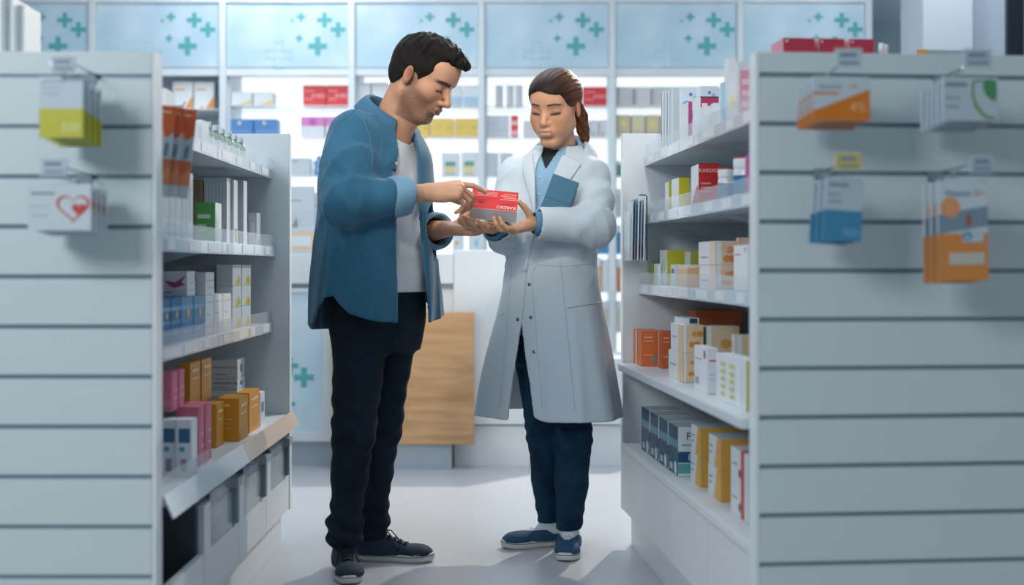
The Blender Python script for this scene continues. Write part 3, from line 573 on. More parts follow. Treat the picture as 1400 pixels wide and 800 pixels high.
for r in range(2):
    Rb('carton', ('lower', 'upper')[r]+' white carton with a red stripe by the right end panel', 999, 1022, 1045, 620, .055, Y5+.0845*r, '#dfe5e9', RS, h=.0835, d=.12, group='white cartons with a red stripe')
# leaflet holder by the far right panel
e = empty('leaflet_holder', RF.pos(1.60, .0, 1.02), RF.rz)
m = MB(); m.box(-.05, .05, -.004, -.002, 0, .17, CLEAR); m.box(-.05, .05, -.004, .060, -.002, 0, CLEAR); m.build('clear_pocket', e)
m = MB(); m.tube([(.05, .057, 0), (.05, .057, .222), (.05, .052, .226), (.05, .03, .226)], .0022, DARKP, 6); m.build('wire', e)
tag(e, 'clear leaflet holder at the far end of the right shelving', 'leaflet holder')
for k in range(5):
    o = MB(); o.box(-.046, .046, 0, .004, 0, .205+.006*(k % 3), paint(('#c9d6df', '#5f86a3', '#dbe4ea', '#8fb0c8', '#e3e9ed')[k])); o.box(-.046, .046, -.0006, 0, .01, .05, paint(('#b9c6d0', '#c25a5a', '#a9bccb', '#c25a5a', '#7d9cb4')[k])); o = o.build('leaflet')
    o.location = RF.pos(1.60, .003+.0105*k, 1.0215); o.rotation_euler = (-.02, 0, RF.rz)
    tag(o, 'blue white leaflet in the clear holder, %s from the aisle' % ('first', 'second', 'third', 'fourth', 'fifth')[k], 'leaflet', 'leaflets in the clear holder')

# goods standing behind the end panels, on the shelf facing away
for fr, bp, g, lab in ((LF, lbp, LG, 'l'), (RF, rbp, RG, 'r')): bp('shelf', g, .055, GL-.045, GD/2+.016, GD-.04, 1.385, 1.40, SHELFW)
for k, (px, w_, h_) in enumerate(((8, 12, .245), (24, 13, .232), (39, 14, .222))):
    Y = 2.95+.03*k
    carton('carton', 'tall white carton above the left end panel, %s' % ('leftmost', 'middle', 'rightmost')[k], ((px-700)*Y/F, Y, 1.4006), 0, w_*Y/F-.003, .1, h_, '#e9edef', [('F', ('r', .1, .1, .3, .9, '#cfd6da'))], group='white cartons above the left end panel')
for k, (p0, p1) in enumerate(((1068, 1115), (1118, 1157), (1161, 1199))):
    Y = 3.0; p = Vector(((p0+p1)/2*Y/F-700*Y/F, Y+.06+.089*((p0+p1)/2-1091)*Y/F, 1.4006))
    carton('carton', 'red carton above the right end panel, %s' % ('leftmost', 'middle', 'rightmost')[k], p, .089, (p1-p0)*Y/F-.006, .1, .152, '#b8354a', [('F', ('d', .1, .95, .04, '#e9dfe2')), ('L', ('r', 0, 0, 1, 1, '#d98a98'))], group='red cartons above the right end panel')
for k, px in enumerate((1205, 1214)):
    bottle('tiny white bottle above the right end panel, %s' % ('left', 'right')[k], ((px-700)*3.1/F, 3.1+.02*k, 1.4006), .012, .155, mat('white_cap', '#f3f5f6'), mat('white_pill_bottle', '#e9eef1'), 'tiny white bottles')
carton('carton', 'pale carton with orange corner above the right end panel', ((1292-700)*3.1/F, 3.16, 1.4006), .089, .14, .08, .142, '#a8b6c0', [('F', ('r', 0, .85, .2, 1, '#e8a850')), ('F', ('r', .95, .85, 1, 1, '#c8605a'))])

# ------------------------------------------------------------------ packs hanging on the end panels
def bunch(fr, names, px0, px1, py0, py1, yf, n, gap, col, prints, tagpx, tagcol, hooklab, thick=.011, roll=0., sway=0.):
    rz = 0. if fr is LF else .089
    w = (px1-px0)*yf/F; h = (py1-py0)*yf/F
    xc = ((px0+px1)/2-700)*yf/F; zc = 1+(364-py1)*yf/F
    d = Vector((-math.sin(rz), math.cos(rz), 0))
    pan = 2.755+(0 if fr is LF else (xc-.548)*.089)
    for k in range(n):
        mb = carton_mesh(w, thick, h, col, prints); o = mb.build('hanging_pack')
        o.location = Vector((xc, yf+thick/2, zc))+d*(gap*k)+Vector((sway*k, 0, -.003*k)); o.rotation_euler = (0, roll, rz)
        tag(o, names % ('front', 'second', 'third', 'fourth', 'fifth')[k], 'pack', names % 'any')
    # hook: wire arm out of the slat groove, ticket on its tip
    tx0, tx1, ty0, ty1 = tagpx; ye = yf-.02
    e = empty('display_hook', (xc, pan, zc+h+.012)); q = MB()
    tz = 1+(364-ty1)*ye/F-(zc+h+.012)
    L = pan-ye
    q.tube([(-.012, -.002, 0), (-.012, -L*.7, .002), (-.012, -L, .012)], .0022, CHROME, 6); q.tube([(.012, -.002, .018), (.012, -L*.8, .02), (((tx0+tx1)/2-700)*ye/F-xc, -L-.001, tz)], .0022, CHROME, 6)
    q.box(-.018, .018, -.003, .003, -.004, .02, GREYP); q.build('wire_arm', e)
    x0, x1 = (tx0-700)*ye/F-xc, (tx1-700)*ye/F-xc; zt = (ty1-ty0)*ye/F
    q = MB(); q.box(x0, x1, -L-.006, -L-.004, tz, tz+zt, paint(tagcol, .3)); q.box(x0-.003, x1+.003, -L-.0035, -L-.002, tz-.003, tz+zt+.003, CLEAR)
    q.box(x0+.15*(x1-x0), x0+.8*(x1-x0), -L-.0066, -L-.0061, tz+zt*.55, tz+zt*.8, paint('#7f909c')); q.box(x0+.15*(x1-x0), x0+.9*(x1-x0), -L-.0066, -L-.0061, tz+zt*.15, tz+zt*.3, paint('#7f909c')); q.build('price_ticket', e)
    tag(e, hooklab, 'hook', 'display hooks')
PK = '#c3d0d8'
bunch(LF, 'white and yellow hanging pack lettered 500, %s of its bunch', 54, 113, 104, 188, 2.585, 4, .036, PK, [('FRL', ('r', 0, 0, 1, .47, '#c4c02a')), ('F', ('t', '500', .72, .17, .15, '#dfe0a8')), ('F', ('r', .06, .9, .6, .93, '#9fb0bb')), ('F', ('r', .06, .8, .5, .82, '#aebcc6')), ('F', ('r', .06, .7, .45, .72, '#aebcc6'))], (72, 103, 78, 99), '#a9bac4', 'wire hook and ticket above the yellow packs')
bunch(LF, 'white hanging pack with a red heart, %s of its bunch', 38, 124, 251, 315, 2.60, 4, .032, '#ccd6dc', [('F', ('r', .05, .76, .42, .82, '#8b99a3')), ('F', ('r', .05, .5, .35, .53, '#aebcc6')), ('F', ('r', .05, .3, .32, .33, '#aebcc6'))], (57, 92, 217, 240), '#b9c9d3', 'wire hook and ticket above the red heart packs')
bunch(RF, 'white and orange hanging pack lettered 4 percent, %s of its bunch', 1110, 1190, 105, 165, 2.60, 4, .030, '#c2ced6', [('FL', ('p', [(0, 0), (1, 0), (1, .72), (0, .22)], '#d5791f')), ('F', ('t', '4%', .79, .32, .24, '#e9b98a')), ('F', ('t', 'AstroVit', .3, .78, .11, '#7f8e99')), ('F', ('t', '17%', .72, .78, .1, '#d69a6a')), ('F', ('r', 0, .6, .45, .65, '#d9823a'))], (1142, 1177, 68, 92), '#b4c4ce', 'wire hook and ticket above the orange packs')
def leaf_print(mb_list=None): return [('F', ('p', [(.72, .9), (.82, .95), (.95, .93), (.97, .7), (.96, .45), (.86, .48), (.76, .6), (.72, .76)], '#4f8f5f'))]+[('F', ('p', [(.52+.0, .88-.0), (.56, .86), (.555, .6), (.6, .4), (.7, .22), (.82, .1), (.95, .09), (.95, .04), (.8, .04), (.67, .15), (.56, .33), (.51, .6)], '#6b9a58')), ('F', ('p', [(.52, .88), (.56, .86), (.66, .9), (.72, .88), (.72, .92), (.6, .94)], '#6b9a58'))]
bunch(RF, 'white hanging pack with a green leaf, %s of its bunch', 1288, 1366, 105, 165, 2.61, 5, .026, '#b9c7d0', leaf_print()+[('F', ('r', .04, .78, .42, .86, '#7d8d99')), ('F', ('r', .04, .5, .3, .54, '#93a2ad')), ('F', ('r', .04, .3, .28, .34, '#93a2ad'))], (1317, 1353, 68, 92), '#a9bbc8', 'wire hook and ticket above the green leaf packs')
bunch(RF, 'white and blue hanging pack lettered 500, %s of its bunch', 1124, 1177, 243, 329, 2.60, 3, .040, '#b4c3cd', [('FL', ('r', 0, 0, 1, .48, '#3f86ad')), ('F', ('t', '500', .72, .14, .13, '#7fb3cd')), ('F', ('r', .08, .86, .6, .91, '#7f909c')), ('F', ('r', .08, .72, .4, .75, '#93a2ad')), ('F', ('r', .08, .6, .45, .63, '#93a2ad'))], (1142, 1176, 210, 232), '#c4b565', 'wire hook and yellow ticket above the blue packs', roll=.06)
VIT = [('F', ('r', 0, 0, 1, .47, '#d98b47')), ('F', ('p', [(0, .47), (1, .54), (1, .74), (0, .66)], '#7c92a3')), ('F', ('p', [(.55, .56), (.62, .53), (.68, .6), (.64, .67), (.58, .66)], '#a05a42')), ('F', ('d', .24, .73, .2, '#dd9a6a')), ('F', ('t', 'Vitamin', .4, .87, .065, '#4f6f95')), ('F', ('t', 'B+', .83, .87, .065, '#d79a72')), ('F', ('r', .48, .38, .9, .5, '#b7c7d3')), ('F', ('d', .58, .44, .09, '#3f7fae')), ('F', ('t', '6', .58, .44, .07, '#e2ecf2')), ('F', ('r', .2, .16, .92, .28, '#c8c0b6')), ('L', ('r', 0, 0, 1, .47, '#d98b47'))]
bunch(RF, 'white and orange vitamin sachet hanging on the right, %s of its bunch', 1283, 1353, 246, 384, 2.61, 3, .034, '#c7d3da', VIT, (1327, 1356, 214, 236), '#9fb3c0', 'wire hook and ticket above the vitamin sachets', thick=.008, roll=-.02)
# red heart outlines on the heart packs
for o in [o for o in bpy.data.objects if o.name.startswith('hanging_pack') and 'heart' in o['label']]:
    w, h = o.dimensions.x, o.dimensions.z; me = o.data
    mb = MB(); hp = []
    for i in range(28):
        t_ = 2*math.pi*i/28; hp.append((16*math.sin(t_)**3/34, (13*math.cos(t_)-5*math.cos(2*t_)-2*math.cos(3*t_)-math.cos(4*t_))/34))
    c = Vector((.22*w, -.0062, .5*h)); k = h*.70; red = paint('#c4463f')
    mb.mesh([c+Vector((x*k*1.1, 0, z_*k)) for x, z_ in hp]+[c+Vector((x*k*.92, 0, z_*k*.84)) for x, z_ in hp], [(i, (i+1) % 28, 28+(i+1) % 28, 28+i) for i in range(28)], red)
    mb.mesh([c+Vector((.013+x*k*.48, -.0004, -.005+z_*k*.48)) for x, z_ in hp], [tuple(range(28))], red)
    q = mb.build('heart_print', o)
e = empty('display_hook', (-.862, 2.99, 1.36)); q = MB(); q.tube([(0, .02, .0), (.02, .0, .022), (.075, -.01, .024), (.078, -.01, .034)], .0022, CHROME, 6); q.tube([(.02, 0, .022), (.02, -.075, .024), (.02, -.078, .034)], .0022, CHROME, 6); q.build('wire_arm', e); tag(e, 'wire hook holding the orange sachets at the top left shelf', 'hook', 'display hooks')
# orange sachets at the near end of the top left shelf
for k, (X, Y) in enumerate(((-.805, 2.93), (-.792, 2.96), (-.775, 3.0))):
    w, h = .050, .215
    mb = carton_mesh(w, .008, h, '#c4d0d8', [('FR', ('r', 0, .66, 1, 1, '#d8602f')), ('FR', ('r', 0, .14, 1, .42, '#d0714a')), ('F', ('p', [(.3, .42), (1, .45), (1, .72), (.6, .62)], '#b4c4d0')), ('F', ('p', [(.6, .45), (.8, .44), (.85, .6), (.65, .58)], '#6f8596')), ('F', ('p', [(.4, .24), (1, .34), (1, .14), (.4, .14)], '#e08e5e')), ('F', ('p', [(.35, .66), (.6, .66), (.5, .74)], '#eeb58a')), ('F', ('r', .2, .92, .8, .94, '#efc0a2'))])
    o = mb.build('hanging_pack'); o.location = (X-.033, Y, 1.165); o.rotation_euler = (0, .10, .2); tag(o, 'orange and white sachet by the top left shelf, %s' % ('nearest', 'middle', 'farthest')[k], 'pack', 'orange sachets')

# ------------------------------------------------------------------ goods on the wall shelves
def wbox(label, p0, p1, top, row, col, prints=(), d=.12, base=None, name='carton', group='cartons on the wall shelves', yf=BY+.06):
    z = SHELF_Z[row] if base is None else base
    w = (p1-p0)*yf/F-.004; h = max(.03, 1+(364-top)*yf/F-z)
    return carton(name, label, (((p0+p1)/2-700)*yf/F, yf+d/2, z+.0006), 0, w, d, h, col, prints, group)
WO = [('F', ('r', .1, .68, .6, .76, '#e8b47c')), ('F', ('p', [(.55, 0), (1, 0), (1, .5)], '#e59a4a')), ('F', ('p', [(.2, 0), (.5, 0), (.42, .14)], '#e9a860'))]
zb = bz(148, BY)
wbox('white carton with orange corner in the unlit bay, left one', 236, 264, 112, 0, '#eceff0', WO, base=zb); wbox('white carton with orange corner in the unlit bay, right one', 265, 293, 112, 0, '#eceff0', WO, base=zb)
YS = [('F', ('p', [(.25, .1), (.95, .1), (.95, .55), (.8, .3)], '#e3c24e'))]
wbox('pale carton with yellow swoosh on the top wall shelf, left one', 316, 345, 126, 0, '#dfe4e6', YS); wbox('pale carton with yellow swoosh on the top wall shelf, right one', 346, 373, 126, 0, '#dfe4e6', YS)
RD = [('F', ('t', 'AVEO', .7, .5, .2, '#f4c9c6')), ('F', ('r', .08, .7, .5, .76, '#ef9a98')), ('F', ('r', .08, .3, .45, .36, '#ef9a98'))]
wbox('red carton on the top wall shelf left of the person in denim, left one', 414, 445, 117, 0, '#dd3f45', RD); wbox('red carton on the top wall shelf left of the person in denim, right one', 446, 477, 117, 0, '#dd3f45', RD)
BL = [('F', ('d', .45, .78, .1, '#e3d9a8')), ('F', ('r', .1, .3, .9, .34, '#8fb4d8'))]
wbox('blue carton on the second wall shelf, left one', 312, 346, 163, 1, '#4f86c2', BL); wbox('blue carton on the second wall shelf, right one', 347, 379, 163, 1, '#4f86c2', BL)
PW = [('F', ('r', 0, .55, 1, 1, '#dd86c4')), ('F', ('d', .5, .75, .2, '#c95aae'))]
wbox('white and pink carton on the second wall shelf, left one', 411, 444, 160, 1, '#dcdfe3', PW); wbox('white and pink carton on the second wall shelf, right one', 445, 477, 160, 1, '#dcdfe3', PW)
wbox('grey white carton on the third wall shelf left of the person in denim', 396, 424, 216, 2, '#c9d0d6', [('F', ('r', .1, .8, .4, .86, '#6f7f8d'))])
e = empty('blue_bottle', (bx(432, BY), BY+.12, SHELF_Z[2]+.0006)); m = MB(); m.lathe([(.03, 0), (.034, .01), (.034, .05), (.028, .065), (.034, .08), (.03, .10), (.012, .112)], mat('blue_bottle', '#7ba4cf', .3), 18); m.build('body', e, True)
m = MB(); m.lathe([(.014, .108), (.014, .13)], mat('blue_cap', '#4f7fb4', .3), 14); m.build('cap', e, True); tag(e, 'blue waisted bottle on the third wall shelf beside the person in denim', 'bottle')
BR = [('F', ('r', .08, .78, .6, .8, '#8fa0ad')), ('F', ('p', [(.05, .35), (.95, .42), (.95, .65), (.05, .62)], '#c3d0d9')), ('F', ('p', [(.3, .4), (.45, .55), (.5, .42), (.6, .55), (.45, .38)], '#9c8f88')), ('F', ('r', 0, .05, 1, .33, '#e6c6a8')), ('F', ('r', .3, .12, .9, .27, '#dde3e7'))]
zc = bz(347, CY)
carton('display_board', 'pale leaflet board with beige bands standing on the counter', (bx(408, CY+.14), CY+.14, zc+.001), 0, .165, .02, .345, '#cfd6dc', BR, None, 'board')
carton('display_board', 'second pale leaflet board on the counter half behind the person in denim', (bx(448, CY+.18), CY+.18, zc+.001), 0, .15, .02, .315, '#d3d9de', BR, None, 'board')
for k, (a, b) in enumerate(((486, 507), (508, 530))): wbox('pale grey carton left of the denim-clad person\'s head, %s' % ('left', 'right')[k], a, b, 113, 0, '#d9dde0', [('F', ('r', 0, .85, 1, .9, '#c4cbd0'))])
BP = [('F', ('r', 0, 0, 1, .45, '#a9cbe2'))]
for k, (a, b) in enumerate(((596, 618), (619, 632), (633, 655))): wbox('pale carton with light blue foot right of the denim-clad person\'s face, %s' % ('left', 'middle', 'right')[k], a, b, 117, 0, '#e1e6ea', BP)
for k, (a, b) in enumerate(((540, 562), (563, 587), (588, 620), (621, 655))): wbox('yellow carton on the second wall shelf, %s of four' % ('leftmost', 'second', 'third', 'rightmost')[k], a, b, 162, 1, '#e8c76a', [('F', ('r', .15, .55, .5, .6, '#d3ad4c')), ('F', ('d', .8, .5, .08, '#d3a040'))])
GY = [('F', ('r', .2, .42, .8, .62, '#6aa592')), ('F', ('r', .2, .12, .8, .42, '#e6d2a0')), ('F', ('r', .2, .06, .8, .11, '#7fb3ac'))]
for k, (a, b) in enumerate(((603, 628), (630, 653))): wbox('white box with green and cream label on the third wall shelf, %s' % ('left', 'right')[k], a, b, 209-k, 2, '#dfe3e6', GY)
for k, (a, b) in enumerate(((677, 688), (692, 703), (704, 715))): wbox('slim grey carton beside the white-coated person\'s head, %s' % ('left', 'middle', 'right')[k], a, b, 117, 0, '#c2c7cc', [('F', ('r', .1, .1, .4, .9, '#d9dde0'))])
wbox('red carton right of the white-coated person\'s head', 797, 830, 119, 0, '#dd3f45', RD)
wbox('white carton with grey print left of the white-coated person\'s face', 665, 697, 158, 1, '#d3d8de', [('F', ('r', .1, .3, .7, .35, '#b7bfc7')), ('F', ('r', .1, .6, .5, .65, '#b7bfc7'))])
wbox('red and white carton left of the white-coated person\'s face', 698, 709, 158, 1, '#e04a48', [('F', ('r', .1, .55, .9, .75, '#f0c8c8')), ('F', ('r', .1, .1, .9, .3, '#f0c8c8'))])
wbox('pale pink grey carton behind the white-coated person\'s cheek', 715, 738, 165, 1, '#ddd7da')
for k, (a, b) in enumerate(((795, 806), (807, 818), (819, 830))): wbox('pale carton behind the ponytail on the second wall shelf, %s' % ('left', 'middle', 'right')[k], a, b, 164, 1, '#dcdde0', [('F', ('r', .3, .05, .6, .3, '#d3a9ae'))])
wbox('low white carton behind the white-coated person\'s shoulder, left one', 664, 682, 209, 2, '#d6dbe0'); wbox('low white carton behind the white-coated person\'s shoulder, right one', 683, 702, 209, 2, '#cfd5db')
for k in range(6): wbox('pale carton on the top wall shelf above the right shelving, %s of six' % ('first', 'second', 'third', 'fourth', 'fifth', 'sixth')[k], 843+k*24, 866+k*24, 119, 0, ('#cfcfd0', '#dadbdc')[k % 2], [('F', ('r', 0, .1, .2, .9, '#bfc3c7')), ('F', ('r', .4, .4, .9, .45, '#c9b9ae'))])
for k in range(5): wbox('cream carton on the second wall shelf above the right shelving, %s of five' % ('first', 'second', 'third', 'fourth', 'fifth')[k], 843+k*20, 862+k*20, 157, 1, ('#d2c8a8', '#ddd6c2')[k % 2], [('F', ('d', .5, .6, .25, '#e4dc8a')), ('F', ('r', .1, .2, .9, .26, '#c9bd9a'))])
for k, (a, b, tp, r, c) in enumerate(((840, 852, 220, 2, '#6f9f82'), (806, 828, 262, 3, '#d7dde2'), (829, 852, 258, 3, '#c9d6de'), (806, 850, 308, 4, '#4f93c0'), (796, 822, 352, 5, '#e3b48a'), (823, 835, 355, 5, '#e2e6e9'), (836, 850, 354, 5, '#e58f5a'), (800, 850, 412, 6, '#e1dcc2'))):
    wbox(('green carton on the third wall shelf beside the right shelving', 'pale carton by the white-coated person\'s sleeve, left one', 'pale carton by the white-coated person\'s sleeve, right one', 'blue carton on a low wall shelf right of the coat', 'peach carton on a low wall shelf behind the coat', 'small white carton between peach and orange cartons', 'orange carton on a low wall shelf right of the coat', 'cream carton on the lowest wall shelf right of the coat')[k], a, b, tp, r, c, [('F', ('r', 0, .75, 1, 1, '#e9edef'))])
wbox('small carton with orange dot on the fourth wall shelf between the two people', 618, 634, 318, 4, '#e6eaec', [('F', ('d', .4, .5, .2, '#e9b98a'))]); wbox('small carton with light blue dot on the wall shelf between the two people', 640, 662, 318, 4, '#e3e9ec', [('F', ('d', .6, .5, .25, '#a9d2e6'))])
# ------------------------------------------------------------------ people: signed-distance modelling, meshed by surface nets
class Field:
    def __init__(s, lo, hi, h):
        s.lo = np.array(lo, float); s.h = h; s.n = np.ceil((np.array(hi)-s.lo)/h).astype(int)+1
        s.ax = [(s.lo[i]+h*np.arange(s.n[i])).astype(np.float32) for i in range(3)]
        s.d = np.full(s.n, .2, np.float32)
    def sub(s, lo, hi):
        sl = []
        for i in range(3):
            a = max(0, int((lo[i]-s.lo[i])/s.h)); b = min(s.n[i], int((hi[i]-s.lo[i])/s.h)+2); sl.append(slice(a, max(a, b)))
        return tuple(sl), s.ax[0][sl[0]][:, None, None], s.ax[1][sl[1]][None, :, None], s.ax[2][sl[2]][None, None, :]
    def put(s, prim, k=0., op='u'):
        lo, hi, fn = prim; m = max(k, .0)+3*s.h
        sl, X, Y, Z = s.sub(np.array(lo)-m, np.array(hi)+m)
        if any(q.stop <= q.start for q in sl): return
        e = fn(X, Y, Z).astype(np.float32); d = s.d[sl]
        if op == 'u':
            if k > 0: t = np.clip(.5+.5*(e-d)/k, 0, 1); s.d[sl] = e+(d-e)*t-k*t*(1-t)
            else: s.d[sl] = np.minimum(d, e)
        else:
            e = -e
            if k > 0: t = np.clip(.5-.5*(e-d)/k, 0, 1); s.d[sl] = e+(d-e)*t+k*t*(1-t)
            else: s.d[sl] = np.maximum(d, e)
    def grid(s): return s.ax[0][:, None, None], s.ax[1][None, :, None], s.ax[2][None, None, :]
    def mesh(s):
        d = s.d; ins = d < 0; n = s.n
        c = np.zeros(n-1, np.uint8)
        for i in (0, 1):
            for j in (0, 1):
                for k in (0, 1): c += ins[i:n[0]-1+i, j:n[1]-1+j, k:n[2]-1+k]
        act = (c > 0) & (c < 8); idx = np.argwhere(act); N = len(idx)
        vid = np.full(n-1, -1, np.int32); vid[act] = np.arange(N)
        val = np.empty((N, 8), np.float32); cor = [(i, j, k) for i in (0, 1) for j in (0, 1) for k in (0, 1)]
        for q, o in enumerate(cor): val[:, q] = d[idx[:, 0]+o[0], idx[:, 1]+o[1], idx[:, 2]+o[2]]
        acc = np.zeros((N, 3)); cnt = np.zeros(N)
        for a in range(8):
            for b in range(a+1, 8):
                df = np.array(cor[b])-np.array(cor[a])
                if abs(df).sum() != 1: continue
                m = (val[:, a] < 0) != (val[:, b] < 0); t = val[m, a]/(val[m, a]-val[m, b])
                acc[m] += np.array(cor[a])+t[:, None]*df; cnt[m] += 1
        V = s.lo+(idx+acc/cnt[:, None])*s.h
        fs = []
        for ax in range(3):
            o1, o2 = [(1, 2), (2, 0), (0, 1)][ax]
            sl0 = [slice(1, n[i]-1) for i in range(3)]; sl1 = list(sl0); sl0[ax] = slice(0, n[ax]-1); sl1[ax] = slice(1, n[ax])
            A = ins[tuple(sl0)]; B = ins[tuple(sl1)]
            for flip, M in ((0, A & ~B), (1, ~A & B)):
                e = np.argwhere(M)
                if not len(e): continue
                off = np.array([1, 1, 1]); off[ax] = 0; e = e+off
                q = []
                for u, v in ((-1, -1), (0, -1), (0, 0), (-1, 0)):
                    p = e.copy(); p[:, o1] += u; p[:, o2] += v; q.append(vid[p[:, 0], p[:, 1], p[:, 2]])
                q = np.stack(q, 1); fs.append(q if not flip else q[:, ::-1])
        return V, np.concatenate(fs)
def relax(V, Fq, it=1, lam=.5):
    """light Laplacian smoothing over the quads"""
    e = np.concatenate([Fq[:, [0, 1]], Fq[:, [1, 2]], Fq[:, [2, 3]], Fq[:, [3, 0]]])
    for _ in range(it):
        a = np.zeros_like(V); c = np.bincount(e[:, 0], minlength=len(V))+np.bincount(e[:, 1], minlength=len(V))
        for k in range(3): a[:, k] = np.bincount(e[:, 0], V[e[:, 1], k], len(V))+np.bincount(e[:, 1], V[e[:, 0], k], len(V))
        V = V+lam*(a/np.maximum(c, 1)[:, None]-V)
    return V
def net_object(name, V, Fq, material, parent, base, col=None):
    me = bpy.data.meshes.new(name); V = V-np.array(base)
    me.vertices.add(len(V)); me.vertices.foreach_set('co', V.astype(np.float32).ravel())
    me.loops.add(len(Fq)*4); me.loops.foreach_set('vertex_index', Fq.astype(np.int32).ravel())
    me.polygons.add(len(Fq)); me.polygons.foreach_set('loop_start', (4*np.arange(len(Fq))).astype(np.int32)); me.polygons.foreach_set('loop_total', np.full(len(Fq), 4, np.int32))
    me.materials.append(material); me.update(calc_edges=True); me.validate(); me.shade_smooth()
    if col is not None:
        ca = me.color_attributes.new('Col', 'FLOAT_COLOR', 'POINT'); c = np.ones((len(V), 4), np.float32); c[:, :3] = col; ca.data.foreach_set('color', c.ravel())
    o = bpy.data.objects.new(name, me); COL.objects.link(o); o.parent = parent; return o
A_ = lambda p: np.array(p, float)
def unit(v): v = A_(v); return v/np.linalg.norm(v)
def cap(a, b, ra, rb, flat=None, fk=1.):
    """tapered capsule; flat = direction in which it is squeezed by fk"""
    a, b = A_(a), A_(b); ab = b-a; L2 = max(ab@ab, 1e-9); r = max(ra, rb)
    def fn(X, Y, Z):
        px, py, pz = X-a[0], Y-a[1], Z-a[2]; t = np.clip((px*ab[0]+py*ab[1]+pz*ab[2])/L2, 0, 1)
        qx, qy, qz = px-t*ab[0], py-t*ab[1], pz-t*ab[2]; q2 = qx*qx+qy*qy+qz*qz
        if flat is None: return np.sqrt(q2)-(ra+(rb-ra)*t)
        u = qx*flat[0]+qy*flat[1]+qz*flat[2]
        return (np.sqrt(np.maximum(q2-u*u, 0)+(u/fk)**2)-(ra+(rb-ra)*t))*(fk if fk < 1 else 1)
    return np.minimum(a, b)-r, np.maximum(a, b)+r, fn
def ell(c, r, R=np.eye(3)):
    """ellipsoid, R columns = its axes"""
    c = A_(c); r = A_(r); ext = np.abs(R)@r
    def fn(X, Y, Z):
        px, py, pz = X-c[0], Y-c[1], Z-c[2]; k0 = 0; k1 = 0
        for i in range(3):
            q = px*R[0, i]+py*R[1, i]+pz*R[2, i]; k0 = k0+(q/r[i])**2; k1 = k1+(q/r[i]**2)**2
        k0 = np.sqrt(k0); return k0*(k0-1)/np.sqrt(np.maximum(k1, 1e-9))
    return c-ext, c+ext, fn
def smooth_interp(z, zk, vk):
    """piecewise cubic (Catmull-Rom like) interpolation; keys ascending"""
    zk, vk = A_(zk), A_(vk); m = np.gradient(vk, zk); i = np.clip(np.searchsorted(zk, z)-1, 0, len(zk)-2)
    h = zk[i+1]-zk[i]; t = np.clip((z-zk[i])/h, 0, 1)
    return (2*t**3-3*t**2+1)*vk[i]+(t**3-2*t**2+t)*h*m[i]+(-2*t**3+3*t**2)*vk[i+1]+(t**3-t**2)*h*m[i+1]
def loft(keys, f, p=2.2, disp=None):
    """upright garment: keys (z, x, y, half width, half depth) from low to high; f = facing direction; disp(phi, z) pushes the cloth out"""
    K = np.array(keys, float); f = unit((f[0], f[1], 0)); r = np.array((f[1], -f[0], 0))
    m = K[:, 3:5].max()+.03; lo = np.array((K[:, 1].min()-m, K[:, 2].min()-m, K[0, 0])); hi = np.array((K[:, 1].max()+m, K[:, 2].max()+m, K[-1, 0]))
    def fn(X, Y, Z):
        z = Z.ravel(); g = lambda c: smooth_interp(z, K[:, 0], K[:, c])[None, None, :].astype(np.float32)
        dx, dy = X-g(1), Y-g(2); u = dx*r[0]+dy*r[1]; v = dx*f[0]+dy*f[1]; a, b = g(3), g(4)
        q = (np.abs(u/a)**p+np.abs(v/b)**p)**(1/p); rad = np.sqrt(u*u+v*v)+1e-6
        d = (q-1)*np.minimum(rad/np.maximum(q, .3), np.maximum(a, b))
        if disp is not None: d = d-disp(np.arctan2(u/a, v/b), Z, X, Y)
        return np.maximum(d, np.maximum(K[0, 0]-Z, Z-K[-1, 0]))
    return lo, hi, fn
def chain(Fd, pts, k=.01, **kw):
    for (a, ra), (b, rb) in zip(pts[:-1], pts[1:]): Fd.put(cap(a, b, ra, rb, **kw), k)
def PX(px, py, Y): return A_(((px-700)*Y/F, Y, 1+(364-py)*Y/F))
def rotm(yaw, pitch, roll):
    """columns: forward, left, up of a head; yaw 0 = facing the camera (-y), positive turns to the picture's right"""
    f = A_((math.sin(yaw), -math.cos(yaw), 0)); l = A_((math.cos(yaw), math.sin(yaw), 0)); u = A_((0, 0, 1))
    f2 = f*math.cos(pitch)-u*math.sin(pitch); u2 = u*math.cos(pitch)+f*math.sin(pitch)
    l3 = l*math.cos(roll)+u2*math.sin(roll); u3 = u2*math.cos(roll)-l*math.sin(roll)
    return np.stack([f2, l3, u3], 1)
def cut_noise(X, Y, Z, k, seed):
    rs = np.random.RandomState(seed); o = 0
    for i in range(5):
        w = rs.normal(size=3); w = w/np.linalg.norm(w)*k*(1+.5*i); o = o+np.sin(X*w[0]+Y*w[1]+Z*w[2]+rs.uniform(0, 6.28)+1.3*np.sin((Y*w[0]-Z*w[1]+X*w[2])*.6))/(1+.6*i)
    return o/2.2

def ridge(x): return np.exp(-1.7*(1-np.cos(x)))-.33
